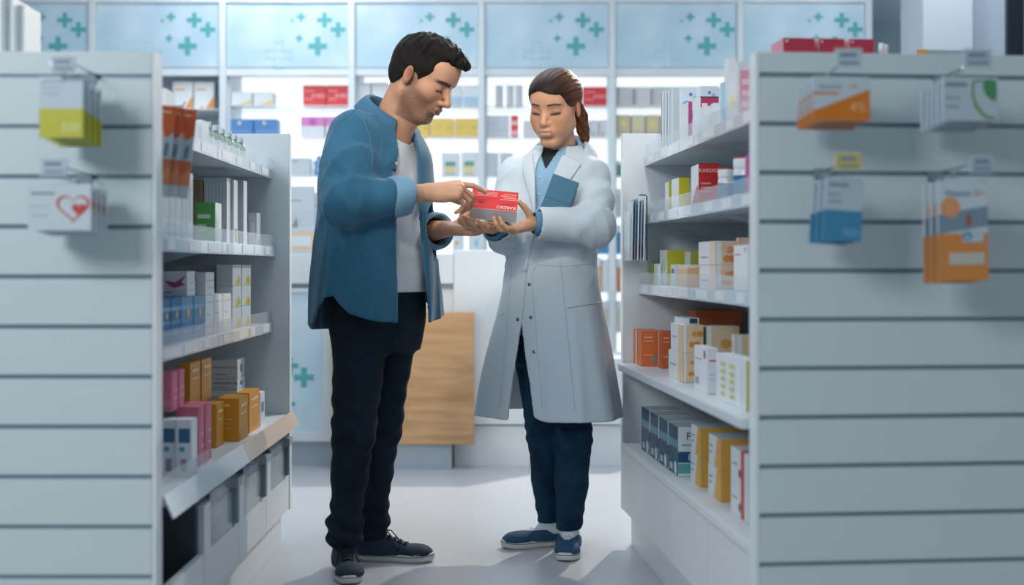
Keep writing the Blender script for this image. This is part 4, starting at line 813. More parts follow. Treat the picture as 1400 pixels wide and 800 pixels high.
# ---- anatomy
def head_field(Fd, C, R, s, female=False):
    """head in its own axes (forward, left, up), metres at scale 1"""
    W = lambda x, y, z: C+R@(A_((x, y, z))*s)
    E = lambda c, r, k, op='u', Rm=R: Fd.put(ell(W(*c), A_(r)*s, Rm), k*s, op)
    K = lambda a, b, ra, rb, k, op='u': Fd.put(cap(W(*a), W(*b), ra*s, rb*s), k*s, op)
    fw = .94 if female else 1.
    E((-.014, 0, .034 if not female else .030), (.098 if not female else .095, .076*fw, .088 if not female else .080), 0)
    E((.028, 0, -.022), (.064, .060*fw, .085), .03)
    for q in (-1, 1):
        K((-.004, q*(.050 if not female else .042), -.058), (.052, q*(.020 if not female else .011), -.098 if not female else -.094), .021, .018 if not female else .016, .03)      # jaw line
        E((.052, q*.041*fw, -.022), (.026, .022, .022), .025)                         # cheekbone
    K((.066, -.010*fw, -.098), (.066, .010*fw, -.098), .017 if not female else .014, .017 if not female else .014, .025)
    bw_ = .014 if not female else .011
    K((.074, -.032, .026), (.074, .032, .026), bw_, bw_, .02)                        # brow
    E((.052 if not female else .049, 0, .058 if not female else .050), (.045 if not female else .043, .055*fw, .045 if not female else .041), .03)                                     # forehead
    for q in (-1, 1):
        E((.099 if not female else .101, q*.032, .006), (.016, .019, .013), .012, 's')                         # socket
        if female: E((.042, q*.034, -.046), (.036, .027, .036), .02)                   # full cheek
        E((.0735, q*.0315, .003), (.0135, .0155, .0125), .004)                         # lidded eye
    nt = .116 if not female else .107
    K((.085 if not female else .079, 0, .020), (nt-.004, 0, -.026), .0065, .0095, .012)                        # nose
    E((nt-.004, 0, -.031), (.0105, .0105, .009), .008)
    for q in (-1, 1): E((nt-.016, q*.0125, -.034), (.010, .0065, .0075), .006)
    E((.082, 0, -.062), (.018, .026, .018), .02)                                       # muzzle
    K((.097, -.013, -.056), (.097, .013, -.056), .0052, .0052, .006); K((.097, 0, -.055), (.094, .0, -.055), .006, .006, .006)
    K((.094, -.012, -.0695), (.094, .012, -.0695), .0062, .0062, .006)
    K((.103, -.020, -.0632), (.103, .020, -.0632), .0035, .0035, .004, 's')
    E((.090, 0, -.083), (.010, .020, .006), .012, 's')
    for q in (-1, 1):                                                                   # ears
        Re = R@np.array(Matrix.Rotation(q*.35, 3, 'Z')@Matrix.Rotation(-.22, 3, 'Y'))
        E((-.010, q*.079*fw, -.004), (.018, .0075, .031), .005, 'u', Re)
        E((-.006, q*.0855*fw, .000), (.0095, .006, .018), .004, 's', Re)
    return W
def hand_field(Fd, wrist, dirv, palm, side, curls, s=1., spread=.09, thumb=(.5, .6, .3, .3), k=.006):
    """hand from the wrist: dirv towards the fingers, palm = direction the palm faces, side = +1 if the thumb lies on dirv x palm"""
    d = unit(dirv); n = A_(palm); n = unit(n-(n@d)*d); t = np.cross(d, n)*side
    O = A_(wrist); w = lambda a, b, c: O+(d*a+t*b+n*c)*s
    # palm: four rays from the wrist to the knuckles, flattened and blended
    kn = [(.094, .030, -.003), (.098, .010, -.005), (.093, -.010, -.003), (.085, -.028, 0)]
    for i, q in enumerate(kn): Fd.put(cap(w(.0, .016-.010*i, 0), w(*q), .0165*s, (.0125, .0125, .012, .0115)[i]*s), .012*s)
    Fd.put(ell(w(.045, .024, .010), (.034*s, .017*s, .014*s), np.stack([d, t, n], 1)), .012*s)     # thumb ball
    Fd.put(ell(w(.045, -.022, .008), (.036*s, .014*s, .012*s), np.stack([d, t, n], 1)), .012*s)
    L = [(.043, .026, .021), (.047, .030, .022), (.044, .027, .021), (.034, .021, .019)]; rad = [.0092, .0095, .009, .008]
    tips = []
    for i in range(4):
        a = spread*(1.5-i)*.7; p = w(*kn[i]); ang = 0.; r = rad[i]*s
        for j in range(3):
            ang += curls[i][j]; v = (d*math.cos(a)+t*math.sin(a))*math.cos(ang)+n*math.sin(ang)
            q = p+v*L[i][j]*s; r2 = r*(.93 if j < 2 else .84); Fd.put(cap(p, q, r, r2), k*s if j == 0 else .003*s); p, r = q, r2
        tips.append(p)
    out, fw_, up, bend = thumb
    p = w(.022, .026, .006); v = unit(t*out+d*fw_+n*up)
    for j, (ln, r1, r2) in enumerate(((.040, .0135, .0115), (.032, .0112, .0105), (.027, .0103, .0085))):
        q = p+v*ln*s; Fd.put(cap(p, q, r1*s, r2*s), .008*s if j == 0 else .003*s); p = q; v = unit(v+d*bend*.7+n*bend*.35)
    tips.append(p); return tips
def vcol_mat(name, rough, bump=0., scale=400., sub=0., sheen=0., stretch=(1, 1, 1), spec=.4, dist=.0006, aniso=None):
    m = bpy.data.materials.new(name); m.use_nodes = True; nt = m.node_tree; b = nt.nodes['Principled BSDF']
    at = nt.nodes.new('ShaderNodeAttribute'); at.attribute_name = 'Col'
    tc = nt.nodes.new('ShaderNodeTexCoord'); mp = nt.nodes.new('ShaderNodeMapping'); mp.inputs['Scale'].default_value = stretch
    nt.links.new(tc.outputs['Object'], mp.inputs[0]); nz = nt.nodes.new('ShaderNodeTexNoise'); nz.inputs['Scale'].default_value = scale; nz.inputs['Detail'].default_value = 5
    nt.links.new(mp.outputs[0], nz.inputs['Vector'])
    hs = nt.nodes.new('ShaderNodeMix'); hs.data_type = 'RGBA'; hs.blend_type = 'MULTIPLY'; hs.inputs['Factor'].default_value = 1.
    cr = nt.nodes.new('ShaderNodeMapRange'); cr.inputs['To Min'].default_value = .88; cr.inputs['To Max'].default_value = 1.1
    nt.links.new(nz.outputs['Fac'], cr.inputs['Value']); nt.links.new(at.outputs['Color'], hs.inputs['A']); nt.links.new(cr.outputs['Result'], hs.inputs['B'])
    nt.links.new(hs.outputs['Result'], b.inputs['Base Color']); b.inputs['Roughness'].default_value = rough; b.inputs['Specular IOR Level'].default_value = spec
    if sub: b.inputs['Subsurface Weight'].default_value = sub; b.inputs['Subsurface Radius'].default_value = (.012, .005, .003); b.inputs['Subsurface Scale'].default_value = .6
    if sheen: b.inputs['Sheen Weight'].default_value = sheen
    if bump:
        bp = nt.nodes.new('ShaderNodeBump'); bp.inputs['Strength'].default_value = bump; bp.inputs['Distance'].default_value = dist
        nt.links.new(nz.outputs['Fac'], bp.inputs['Height']); nt.links.new(bp.outputs['Normal'], b.inputs['Normal'])
    return m
def mixc(a, b, t): return a+(b-a)*t[:, None]
def sstep(x, a, b): t = np.clip((x-a)/(b-a), 0, 1); return t*t*(3-2*t)
def sheet(name, rows, m, parent, base, thick=.004, close=False):
    """cloth sheet from rows of points, given a real thickness"""
    R_ = len(rows); C_ = len(rows[0]); v = [tuple(A_(p)-A_(base)) for r in rows for p in r]
    f = [(i*C_+j, i*C_+(j+1) % C_, (i+1)*C_+(j+1) % C_, (i+1)*C_+j) for i in range(R_-1) for j in range(C_ if close else C_-1)]
    me = bpy.data.meshes.new(name); me.from_pydata(v, [], f); me.materials.append(m); me.shade_smooth()
    o = bpy.data.objects.new(name, me); COL.objects.link(o); o.parent = parent
    md = o.modifiers.new('thickness', 'SOLIDIFY'); md.thickness = thick; md.offset = 0
    sb = o.modifiers.new('soften', 'SUBSURF'); sb.levels = 1; sb.render_levels = 1
    return o
def button(parent, base, p, n, r, m, name='button'):
    n = unit(n); q = MB(); a = A_(p)-A_(base); q.tube([a-n*.002, a+n*.0015, a+n*.0022], [r, r, r*.8], m, 12); return q.build(name, parent, True)
# ------------------------------------------------------------------ the man in the denim shirt
SKINM = vcol_mat('skin_man', .5, .25, 700, .12, spec=.35)
DENIM = vcol_mat('denim_shirt', .8, .5, 900, sheen=.2, spec=.25, stretch=(1, 1, .5))
TROUS = vcol_mat('dark_trousers', .85, .4, 700, sheen=.03, spec=.12)
TEE = mat('white_tee', '#d9dfe4', .85, bump=.25, scale=500, noise=.02)
HAIRM = vcol_mat('dark_hair', .6, 1., 420, spec=.2, dist=.003)
MB0 = PX(512, 776, 4.13); MB0[2] = 0
man = tag(empty('person', MB0), 'person in an open blue denim shirt and dark trousers pointing at the red carton', 'person')
mf = unit((math.sin(1.05), -math.cos(1.05), 0)); ml = A_((math.cos(1.05), math.sin(1.05), 0)); mr = -ml
HC = PX(578, 107, 4.08); HR = rotm(1.20, .55, .0); HS = 1.09
TC = lambda px, py, dy=0.: PX(px, py, 4.15+dy)
Sr = PX(481, 184, 4.00); Er = PX(471, 277, 3.88); Wr = PX(584, 263, 3.98)
Sl = PX(545, 190, 4.32); El = PX(560, 320, 4.42); Wl = PX(611, 313, 4.20)
neck0 = PX(533, 178, 4.14)
# skin: head, neck, chest, arms and hands in one surface
Fd = Field((-.66, 3.78, .98), (-.06, 4.52, 1.78), .0026)
W = head_field(Fd, HC, HR, HS)
Fd.put(cap(HC+HR@A_((-.030, 0, -.045))*HS, neck0, .058, .066), .035)
Fd.put(cap(HC+HR@A_((.012, 0, -.06))*HS, neck0+mf*.03, .04, .05), .03)
Fd.put(ell(PX(520, 215, 4.15), (.09, .17, .10), np.stack([mf, ml, A_((0, 0, 1))], 1)), .05)
chain(Fd, [(Sr, .055), (Er, .045), (Er+(Wr-Er)*.35, .046), (Wr, .0265)], .02)
chain(Fd, [(Sl, .055), (El, .045), (El+(Wl-El)*.35, .044), (Wl, .0265)], .02)
chain(Fd, [(Sr, .055), (PX(520, 215, 4.15), .06), (Sl, .055)], .04)
tipsR = hand_field(Fd, Wr, (1, .12, .06), (.05, .62, -.78), 1, [(.22, .30, .22), (.75, .85, .5), (.85, .95, .55), (.95, 1.0, .6)], 1.10, .05, (.15, .85, .75, .35))
tipsL = hand_field(Fd, Wl, (1, -.18, -.06), (-.1, -.25, .96), -1, [(.15, .35, .25), (.22, .35, .25), (.28, .4, .3), (.35, .45, .3)], 1.08, .07, (.75, .55, .55, .25))
V, Q = Fd.mesh(); V = relax(V, Q, 1, .35)
L = (V-HC)@HR/HS; x, y, z = L.T; ay = np.abs(y)
base = np.array(srgb('#cc9a7c')); col = np.tile(base, (len(V), 1))
nz_ = cut_noise(V[:, 0], V[:, 1], V[:, 2], 90, 3); col = col*(1+.05*nz_)[:, None]
inh = (np.abs(x) < .14) & (ay < .10) & (z > -.13)
red = np.array(srgb('#b5694f'))
col = np.where(inh[:, None], mixc(col, red, .35*np.exp(-(((x-.06)/.03)**2+((ay-.045)/.022)**2+((z+.025)/.022)**2))+.4*np.exp(-((z+.03)/.02)**2-(y/.016)**2-((x-.11)/.02)**2)), col)
ear = inh & (ay > .072) & (x < .02); col[ear] = mixc(col[ear], red, np.full(ear.sum(), .45))
concha_shade = np.where(ear, np.exp(-((x+.004)/.008)**2-((z-.001)/.015)**2), 0); col = mixc(col, np.array(srgb('#7a4030')), concha_shade*.7)  # shade of the ear hollow painted into the skin colour
beard = np.array(srgb('#573f33'))
bz_ = sstep(z, -.028, -.045)*1.0
side_b = sstep(-x, -.034, -.018)*sstep(x, -.012, .004)*sstep(z, .03, .0)
lowj = np.clip(sstep(-(z+.33*x), .0, .03)*sstep(x, -.012, .012), 0, 1)*sstep(-z, -.12, .01)
mous = np.exp(-((z+.047)/.0075)**2)*sstep(ay, .030, .018)*sstep(x, .075, .088)
bw = np.clip(np.maximum(np.maximum(lowj*.72, mous*.85), side_b*.6), 0, .9)*inh
bw = bw*(1-.7*np.exp(-(((x-.06)/.03)**2+((ay-.05)/.02)**2+((z+.012)/.022)**2)))
bw = np.clip(bw*(.85+.25*cut_noise(V[:, 0], V[:, 1], V[:, 2], 900, 5)), 0, .92)
col = mixc(col, beard, bw)
lip = inh & (x > .084); lw = np.where(lip, np.exp(-((z+.0625)/.0085)**4)*sstep(ay, .024, .016), 0); col = mixc(col, np.array(srgb('#ad6d60')), lw*.7)
gap = np.where(lip, np.exp(-((z+.0632)/.0022)**2)*sstep(ay, .022, .016), 0); col = mixc(col, np.array(srgb('#5a2b26')), gap*.8)
brow = np.where(inh & (x > .05), np.exp(-((z-.0225-.10*np.clip(ay-.02, 0, .02)+.25*np.clip(ay-.04, 0, .1))/.0062)**4)*sstep(ay, .006, .012)*sstep(ay, .060, .050), 0); col = mixc(col, np.array(srgb('#241a16')), np.clip(brow*.95, 0, 1))
lash = np.where(inh & (x > .06), np.exp(-((z+.0045+.12*np.abs(ay-.032))/.0036)**2)*sstep(ay, .014, .018)*sstep(ay, .050, .045), 0); col = mixc(col, np.array(srgb('#2a1a15')), np.clip(lash, 0, 1)*.9)
net_object('body', V, Q, SKINM, man, MB0, col)
# hair
Fh = Field(HC-.19, HC+.19, .0026)
Eh = lambda c, r, k, op='u': Fh.put(ell(W(*c), A_(r)*HS, HR), k, op)
Eh((-.016, 0, .036), (.106, .0825, .096), 0); Eh((.032, .0, .098), (.068, .060, .036), .03); Eh((-.03, 0, -.015), (.078, .072, .06), .02); Eh((.074, .008, .094), (.036, .046, .024), .015)
X, Y, Z = Fh.grid(); q = [sum((c_-HC[i])*HR[i, j] for i, c_ in enumerate((X, Y, Z)))/HS for j in range(3)]
top = sstep(q[2], .05, .10)
lock = np.sin(q[1]*210+8*np.sin(q[0]*28)+3*np.sin(q[2]*40))*.5+np.sin(q[1]*120-q[0]*95+5*np.sin(q[0]*50+q[1]*30))*.5
Fh.d -= (.0034*top+.0007)*lock.astype(np.float32)+.0022*top*cut_noise(q[0], q[1], q[2], 110, 8)
g = np.interp(q[0].ravel(), [-.12, -.085, -.06, -.035, -.02, .012, .026, .034, .05, .062, .08, .095, .13], [-.075, -.072, -.062, -.03, .012, .012, -.012, .010, .034, .060, .078, .083, .080]).reshape(q[0].shape)
gy = np.abs(q[1]); cutv = g-q[2]+.0+.05*np.clip(gy-.05, 0, 1)*(q[0] > .04)
Fh.d = np.maximum(Fh.d, (cutv*.8*HS+.0012*np.sin(q[1]*500+q[0]*300)).astype(np.float32))
Vh, Qh = Fh.mesh(); Vh = relax(Vh, Qh, 1, .3)
Lh = (Vh-HC)@HR/HS; c0 = np.array(srgb('#0f0c0b')); c1 = np.array(srgb('#2a1f1a'))
ch = mixc(np.tile(c0, (len(Vh), 1)), c1, np.clip(.35+.5*cut_noise(Lh[:, 0]*.4, Lh[:, 1]*2, Lh[:, 2], 160, 4), 0, 1)*.7)
net_object('hair', Vh, Qh, HAIRM, man, MB0, ch)
# white t-shirt
Ft = Field((-.72, 3.85, .78), (-.14, 4.45, 1.55), .004)
tk = [(.915, *TC(522, 0)[:2], .190, .143), (1.0, *TC(522, 0)[:2], .188, .134), (1.15, *TC(520, 0)[:2], .190, .122), (1.30, *TC(521, 0)[:2], .195, .118), (1.40, *TC(524, 0)[:2], .16, .095), (1.475, *TC(529, 0)[:2], .08, .075), (1.50, *TC(531, 0)[:2], .07, .068)]
Ft.put(loft(tk, mf, 2.2, lambda ph, Z, X, Y: .003*np.sin(ph*9+Z*14+2*np.sin(Z*9))+.0025*np.sin(Z*60+ph*3)*sstep(1.05-Z, 0, .15)))
Ft.put(cap(neck0+A_((0, 0, -.005))+mf*.022, HC+HR@A_((0, 0, -.05)), .064, .075), .006, 's')
V, Q = Ft.mesh(); V = relax(V, Q, 1); net_object('t_shirt', V, Q, TEE, man, MB0)
# denim shirt: torso and sleeves in one cloth, open in front, curved hem, rolled cuffs
Fs = Field((-.74, 3.74, .74), (-.16, 4.60, 1.54), .0042)
def shirt_disp(ph, Z, X, Y):
    low = sstep(1.25-Z, 0, .35)
    v = .016*low*ridge(ph*7+1.2+.8*np.sin(Z*7))+.009*low*ridge(ph*13+2+1.5*np.sin(Z*5+1))
    v = v+.0075*ridge(ph*6+Z*17+1.5*np.sin(Z*13+ph*2))*sstep(Z, 1.0, 1.2)*sstep(1.46-Z, 0, .1)
    return v
sk = [(.74, *TC(516, 0)[:2], .262, .185), (.90, *TC(516, 0)[:2], .255, .180), (1.05, *TC(516, 0)[:2], .243, .168), (1.18, *TC(516, 0)[:2], .236, .158), (1.30, *TC(516, 0)[:2], .232, .150), (1.38, *TC(518, 0)[:2], .215, .138), (1.445, *TC(519, 0)[:2], .168, .112), (1.485, *TC(519, 0)[:2], .118, .096), (1.52, *TC(519, 0)[:2], .085, .08)]
Fs.put(loft(sk, mf, 2.3, shirt_disp))
def sleeve(S, E, Wd, cuff, r):
    ax = unit(E-S); a2 = unit(Wd-E)
    Fs.put(cap(S, S+(E-S)*.5, r[0], r[1]), .05); Fs.put(cap(S+(E-S)*.5, E, r[1], r[2]), .03); Fs.put(cap(E, E+(Wd-E)*cuff, r[2], r[3]), .03)
    # folds around the elbow and down the sleeve
    lo = np.minimum(np.minimum(S, E), Wd)-.12; hi = np.maximum(np.maximum(S, E), Wd)+.12; sl, X, Y, Z = Fs.sub(lo, hi)
    t = (X-E[0])*ax[0]+(Y-E[1])*ax[1]+(Z-E[2])*ax[2]; u = (X-E[0])*a2[0]+(Y-E[1])*a2[1]+(Z-E[2])*a2[2]
    near = np.exp(-(((X-E[0])**2+(Y-E[1])**2+(Z-E[2])**2)/.10**2))
    da = np.sqrt(np.maximum((X-S[0])**2+(Y-S[1])**2+(Z-S[2])**2-((X-S[0])*ax[0]+(Y-S[1])*ax[1]+(Z-S[2])*ax[2])**2, 0))
    arm = np.exp(-(da/.11)**4)
    fold = .0125*near*ridge((u-t)*58+2*np.sin(t*20)+(X+Z)*12)+.0095*arm*ridge(t*24+(X-Y)*42+1.5*np.sin(t*15+1))+.005*near*ridge((u+t*.5)*105+1)
    Fs.d[sl] -= fold.astype(np.float32)
sleeve(Sr, Er, Wr, .64, (.078, .080, .072, .056))
sleeve(Sl, El, Wl, .66, (.078, .078, .068, .052))
X, Y, Z = Fs.grid()
outer = Fs.d.copy(); Fs.d = np.maximum(outer, -(outer+.010))
zz = Z.ravel(); cxs = smooth_interp(zz, A_(sk)[:, 0], A_(sk)[:, 1])[None, None, :]; cys = smooth_interp(zz, A_(sk)[:, 0], A_(sk)[:, 2])[None, None, :]
asx = smooth_interp(zz, A_(sk)[:, 0], A_(sk)[:, 3])[None, None, :]; bsx = smooth_interp(zz, A_(sk)[:, 0], A_(sk)[:, 4])[None, None, :]
u_ = (X-cxs)*mr[0]+(Y-cys)*mr[1]; v_ = (X-cxs)*mf[0]+(Y-cys)*mf[1]; phi = np.arctan2(u_/asx, v_/bsx)
hem = np.interp(np.degrees(phi).ravel(), [-180, -140, -95, -60, -10, 20, 45, 70, 86, 96, 120, 150, 180], [.785, .80, .91, .83, .815, .815, .825, .85, .905, .90, .825, .79, .785]).reshape(phi.shape)
fu = u_*0+v_    # depth in front of the torso centre line
armfar = np.sqrt(np.minimum((X-Er[0])**2+(Y-Er[1])**2+(Z-Er[2])**2, (X-El[0])**2+(Y-El[1])**2+(Z-El[2])**2))
Fs.d = np.maximum(Fs.d, ((hem-Z)*.9).astype(np.float32))
# front opening between the two plackets (only in front of the tee, never through the sleeves)
o0 = np.interp(zz, [.7, 1.0, 1.25, 1.40, 1.46, 1.52], [-4, -5, -7, -10, -16, -20])[None, None, :]; o1 = np.interp(zz, [.7, 1.0, 1.25, 1.40, 1.46, 1.52], [27, 26, 23, 20, 20, 24])[None, None, :]
dg = np.degrees(phi); open_d = np.minimum(dg-o0, o1-dg)*math.pi/180*.17
open_d = np.minimum(open_d, v_-.03)
def seg_d(a, b):
    ab = b-a; t = np.clip(((X-a[0])*ab[0]+(Y-a[1])*ab[1]+(Z-a[2])*ab[2])/(ab@ab), 0, 1); return np.sqrt((X-a[0]-t*ab[0])**2+(Y-a[1]-t*ab[1])**2+(Z-a[2]-t*ab[2])**2)
open_d = np.minimum(open_d, np.minimum(seg_d(Er, Wr), seg_d(El, Wl))-.085)
Fs.d = np.maximum(Fs.d, open_d.astype(np.float32))
Fs.put(cap(PX(531, 168, 4.13), HC+HR@A_((-.02, 0, -.03)), .072, .085), .004, 's')
for a, b in ((Er, Wr), (El, Wl)):            # arm holes of the cuffs
    d_ = unit(b-a); Fs.put(cap(a+(b-a)*.45, b+d_*.1, .040, .044), .003, 's')
    cut = (X-(a[0]+(b[0]-a[0])*.66))*d_[0]+(Y-(a[1]+(b[1]-a[1])*.66))*d_[1]+(Z-(a[2]+(b[2]-a[2])*.66))*d_[2]
    nearw = seg_d(a+(b-a)*.6, b+d_*.12) < .10
    Fs.d = np.where(nearw, np.maximum(Fs.d, cut), Fs.d).astype(np.float32)
V, Q = Fs.mesh(); V = relax(V, Q, 2, .4)
dn = np.array(srgb('#3f7b9a')); dk = np.array(srgb('#265b76'))
wf = np.clip(.5+.14*cut_noise(V[:, 0], V[:, 1], V[:, 2], 26, 11)+.12*cut_noise(V[:, 0], V[:, 1], V[:, 2], 130, 12), 0, 1); ccol = mixc(np.tile(dk, (len(V), 1)), dn, wf)
shirt = net_object('shirt', V, Q, DENIM, man, MB0, ccol)
DENF = mat('denim_folded', '#3f7192', .8, bump=.4, scale=700, noise=.12); SEAM = mat('denim_seam', '#5d8aa6', .8, noise=.1, scale=300); BUT = mat('shirt_button', '#c9cdd0', .3)
# rolled cuffs
for a, b in ((Er, Wr), (El, Wl)):
    d_ = unit(b-a); s_ = unit(np.cross(d_, (0, 0, 1))); t_ = np.cross(s_, d_); c0_ = a+(b-a)*.56; rows = []
    for q_, (al, r_) in enumerate(((.0, .060), (.012, .066), (.04, .064), (.062, .060), (.066, .055), (.05, .049), (.02, .047))):
        rows.append([c0_+d_*(al+.006*math.sin(2*th+q_*.2))+(s_*math.cos(th)+t_*math.sin(th))*(r_+.003*math.sin(3*th+1)) for th in [2*math.pi*i/28 for i in range(28)]])
    sheet('cuff', rows, mat('denim_inside', '#7ba3bf', .85, bump=.4, scale=700, noise=.08), shirt, MB0, .004, True)
# collar: stand and fold with two points
ax_n = unit(HC-neck0+mf*-.03); cc = PX(529, 157, 4.13); fwd = unit(mf-(mf@ax_n)*ax_n); lat = np.cross(fwd, ax_n)
rows = []
for i in range(33):
    th = math.radians(-150+300*i/32); d_ = -fwd*math.cos(th)+lat*math.sin(th); fr = abs(th)/math.radians(150); tip = max(0, (fr-.72)/.28)
    drop = -.012*fr**2; k_ = 1+.10*fr
    rows.append([cc+d_*.076*k_+ax_n*(-.02+drop), cc+d_*.076*k_+ax_n*(.028+drop*1.4), cc+d_*.083*k_+ax_n*(.034+drop*1.4), cc+d_*.095*k_+ax_n*(.014+drop*1.5), cc+d_*(.106+.012*tip)*k_+ax_n*(-.020+drop*1.6-.030*tip)+fwd*.010*tip])
sheet('collar', [list(r) for r in zip(*rows)], DENF, shirt, MB0, .004)
q = MB(); q.tube([tuple(r[4]-MB0) for r in rows], .0018, SEAM, 5); q.build('collar_seam', shirt, True)
for th in (-150, 150):
    t_ = math.radians(th*.95); d_ = -fwd*math.cos(t_)+lat*math.sin(t_); button(shirt, MB0, cc+d_*.128+ax_n*(-.066)+fwd*.012, d_*.8+fwd*.5, .006, BUT)
# placket seams, hem seam and buttons laid on the cloth by ray from the torso axis
from mathutils.bvhtree import BVHTree
def bvh_of(o): return BVHTree.FromPolygons([v.co[:] for v in o.data.vertices], [p.vertices[:] for p in o.data.polygons])
def on_cloth(tree, base, p_axis, d, far=.5):
    a = Vector(A_(p_axis)-A_(base)); d = Vector(d).normalized(); h = tree.ray_cast(a+d*far, -d)
    return (h[0], h[1]) if h[0] is not None else (None, None)
sb = bvh_of(shirt)
def shirt_axis(z): return A_((float(smooth_interp(A_([z]), A_(sk)[:, 0], A_(sk)[:, 1])[0]), float(smooth_interp(A_([z]), A_(sk)[:, 0], A_(sk)[:, 2])[0]), z))
def seam(par, base, tree, pts, r, m, name='seam'):
    run = []
    for p, d in pts:
        h, n = on_cloth(tree, base, p, d)
        if h is not None and (not run or (h-run[-1]).length < .06): run.append(h+n*.0004)
    if len(run) > 2: q = MB(); q.tube(run, r, m, 5); q.build(name, par, True)
def dir_at(ph, lf, lr): return lf*math.cos(ph)+lr*math.sin(ph)
for ph in (30.5, 36):
    seam(shirt, MB0, sb, [(shirt_axis(z), dir_at(math.radians(ph), mf, mr)) for z in np.linspace(.83, 1.40, 40)], .0011, SEAM, 'placket_seam')
seam(shirt, MB0, sb, [(shirt_axis(z), dir_at(math.radians(102), mf, mr)) for z in np.linspace(.92, 1.12, 18)], .0013, SEAM, 'side_seam')
for z in (.93, 1.03, 1.13, 1.23, 1.33):
    h, n = on_cloth(sb, MB0, shirt_axis(z), dir_at(math.radians(33), mf, mr))
    if h is not None: button(shirt, (0, 0, 0), A_(h), A_(n), .0058, BUT)
hz_ = lambda ph: float(np.interp(math.degrees(ph), [-10, 20, 45, 70, 86, 96, 120, 150, 180], [.815, .815, .825, .85, .905, .90, .825, .79, .785]))
seam(shirt, MB0, sb, [(shirt_axis(hz_(a_)+.013), dir_at(a_, mf, mr)) for a_ in np.radians(np.linspace(28, 150, 60))], .0010, SEAM, 'hem_seam')
def view_seam(tree, base, par, pts, r, m, name):
    run = []
    for px, py in pts:
        o_ = Vector((0, 0, 1))-Vector(base); d_ = (Vector(PX(px, py, 4.1))-Vector((0, 0, 1))).normalized(); h = tree.ray_cast(o_, d_)
        if h[0] is not None and (not run or (h[0]-run[-1]).length < .05): run.append(h[0]+h[1]*.0004)
    if len(run) > 2: q_ = MB(); q_.tube(run, r, m, 5); q_.build(name, par, True)
def poly_pts(p, n=12): return [(p[i][0]+(p[i+1][0]-p[i][0])*k/n, p[i][1]+(p[i+1][1]-p[i][1])*k/n) for i in range(len(p)-1) for k in range(n)]
view_seam(sb, MB0, shirt, poly_pts([(484, 150), (496, 163), (505, 185), (509, 210), (508, 232)]), .0012, SEAM, 'armhole_seam')
view_seam(sb, MB0, shirt, poly_pts([(462, 168), (484, 151), (503, 143)]), .0011, SEAM, 'yoke_seam')
view_seam(sb, MB0, shirt, poly_pts([(522, 190), (519, 230)]), .0008, SEAM, 'pocket_seam')
# trousers
Fp = Field((-.66, 3.90, .06), (-.26, 4.42, 1.06), .004)
hipz = .97; PC = TC(517, 0)[:2]
hk = [(.72, *PC, .165, .115), (.80, *PC, .180, .135), (.90, *PC, .178, .132), (1.0, *TC(519, 0)[:2], .168, .118), (1.04, *TC(519, 0)[:2], .165, .115)]
Fp.put(loft(hk, mf, 2.3))
Hr = A_((*PC, .88))+mr*.085; Hl = A_((*PC, .88))+ml*.085
Kr = PX(484, 585, 4.03); Ar = PX(471, 730, 4.08); Kl = PX(522, 580, 4.20); Al = PX(509, 718, 4.235)
for H_, K_, A2, r in ((Hr, Kr, Ar, (.098, .070, .058, .050)), (Hl, Kl, Al, (.096, .068, .052, .046))):
    Fp.put(cap(H_, K_, r[0], r[1]), .03); Fp.put(cap(K_, K_+(A2-K_)*.45, r[1], r[2]), .02); Fp.put(cap(K_+(A2-K_)*.45, A2+A_((0, 0, .0)), r[2], r[3]), .02)
    Fp.put(cap(A2+A_((-.006, 0, .03)), A2+A_((.006, 0, .03)), .054, .054), .012); Fp.put(cap(A2+A_((-.008, 0, -.008)), A2+A_((.008, 0, -.008)), .052, .050), .01)
X, Y, Z = Fp.grid()
fold = 0
for H_, K_, A2 in ((Hr, Kr, Ar), (Hl, Kl, Al)):
    near = np.exp(-(((X-K_[0])**2+(Y-K_[1])**2+((Z-K_[2])*.7)**2)/.11**2)); na = np.exp(-(((X-A2[0])**2+(Y-A2[1])**2)/.09**2))*sstep(A2[2]+.16-Z, 0, .12)
    fold = fold+.0050*near*np.sin(Z*92+(X-K_[0])*26+2.2*np.sin((X+Y)*24))+.0075*na*np.sin(Z*105+(X-A2[0])*34+1.5*np.sin((X-Y)*30))
fold = fold+.0022*cut_noise(X, Y, Z, 28, 21)
Fp.d -= fold.astype(np.float32)
for A2 in (Ar, Al):
    m_ = ((X-A2[0])**2+(Y-A2[1])**2 < .09**2); Fp.d = np.where(m_, np.maximum(Fp.d, (A2[2]-.045)-Z), Fp.d).astype(np.float32)
V, Q = Fp.mesh(); V = relax(V, Q, 1)
tcol = np.tile(np.array(srgb('#1d2a36')), (len(V), 1))*(1+.25*cut_noise(V[:, 0], V[:, 1], V[:, 2], 40, 31))[:, None]
trousers = net_object('trousers', V, Q, TROUS, man, MB0, np.clip(tcol, 0, 1))
tb = bvh_of(trousers)
# belt-line fly seam
seam(trousers, MB0, tb, [(A_((*PC, z)), mf) for z in np.linspace(.84, 1.0, 14)], .0015, mat('trouser_seam', '#0c131b', .8), 'fly_seam')
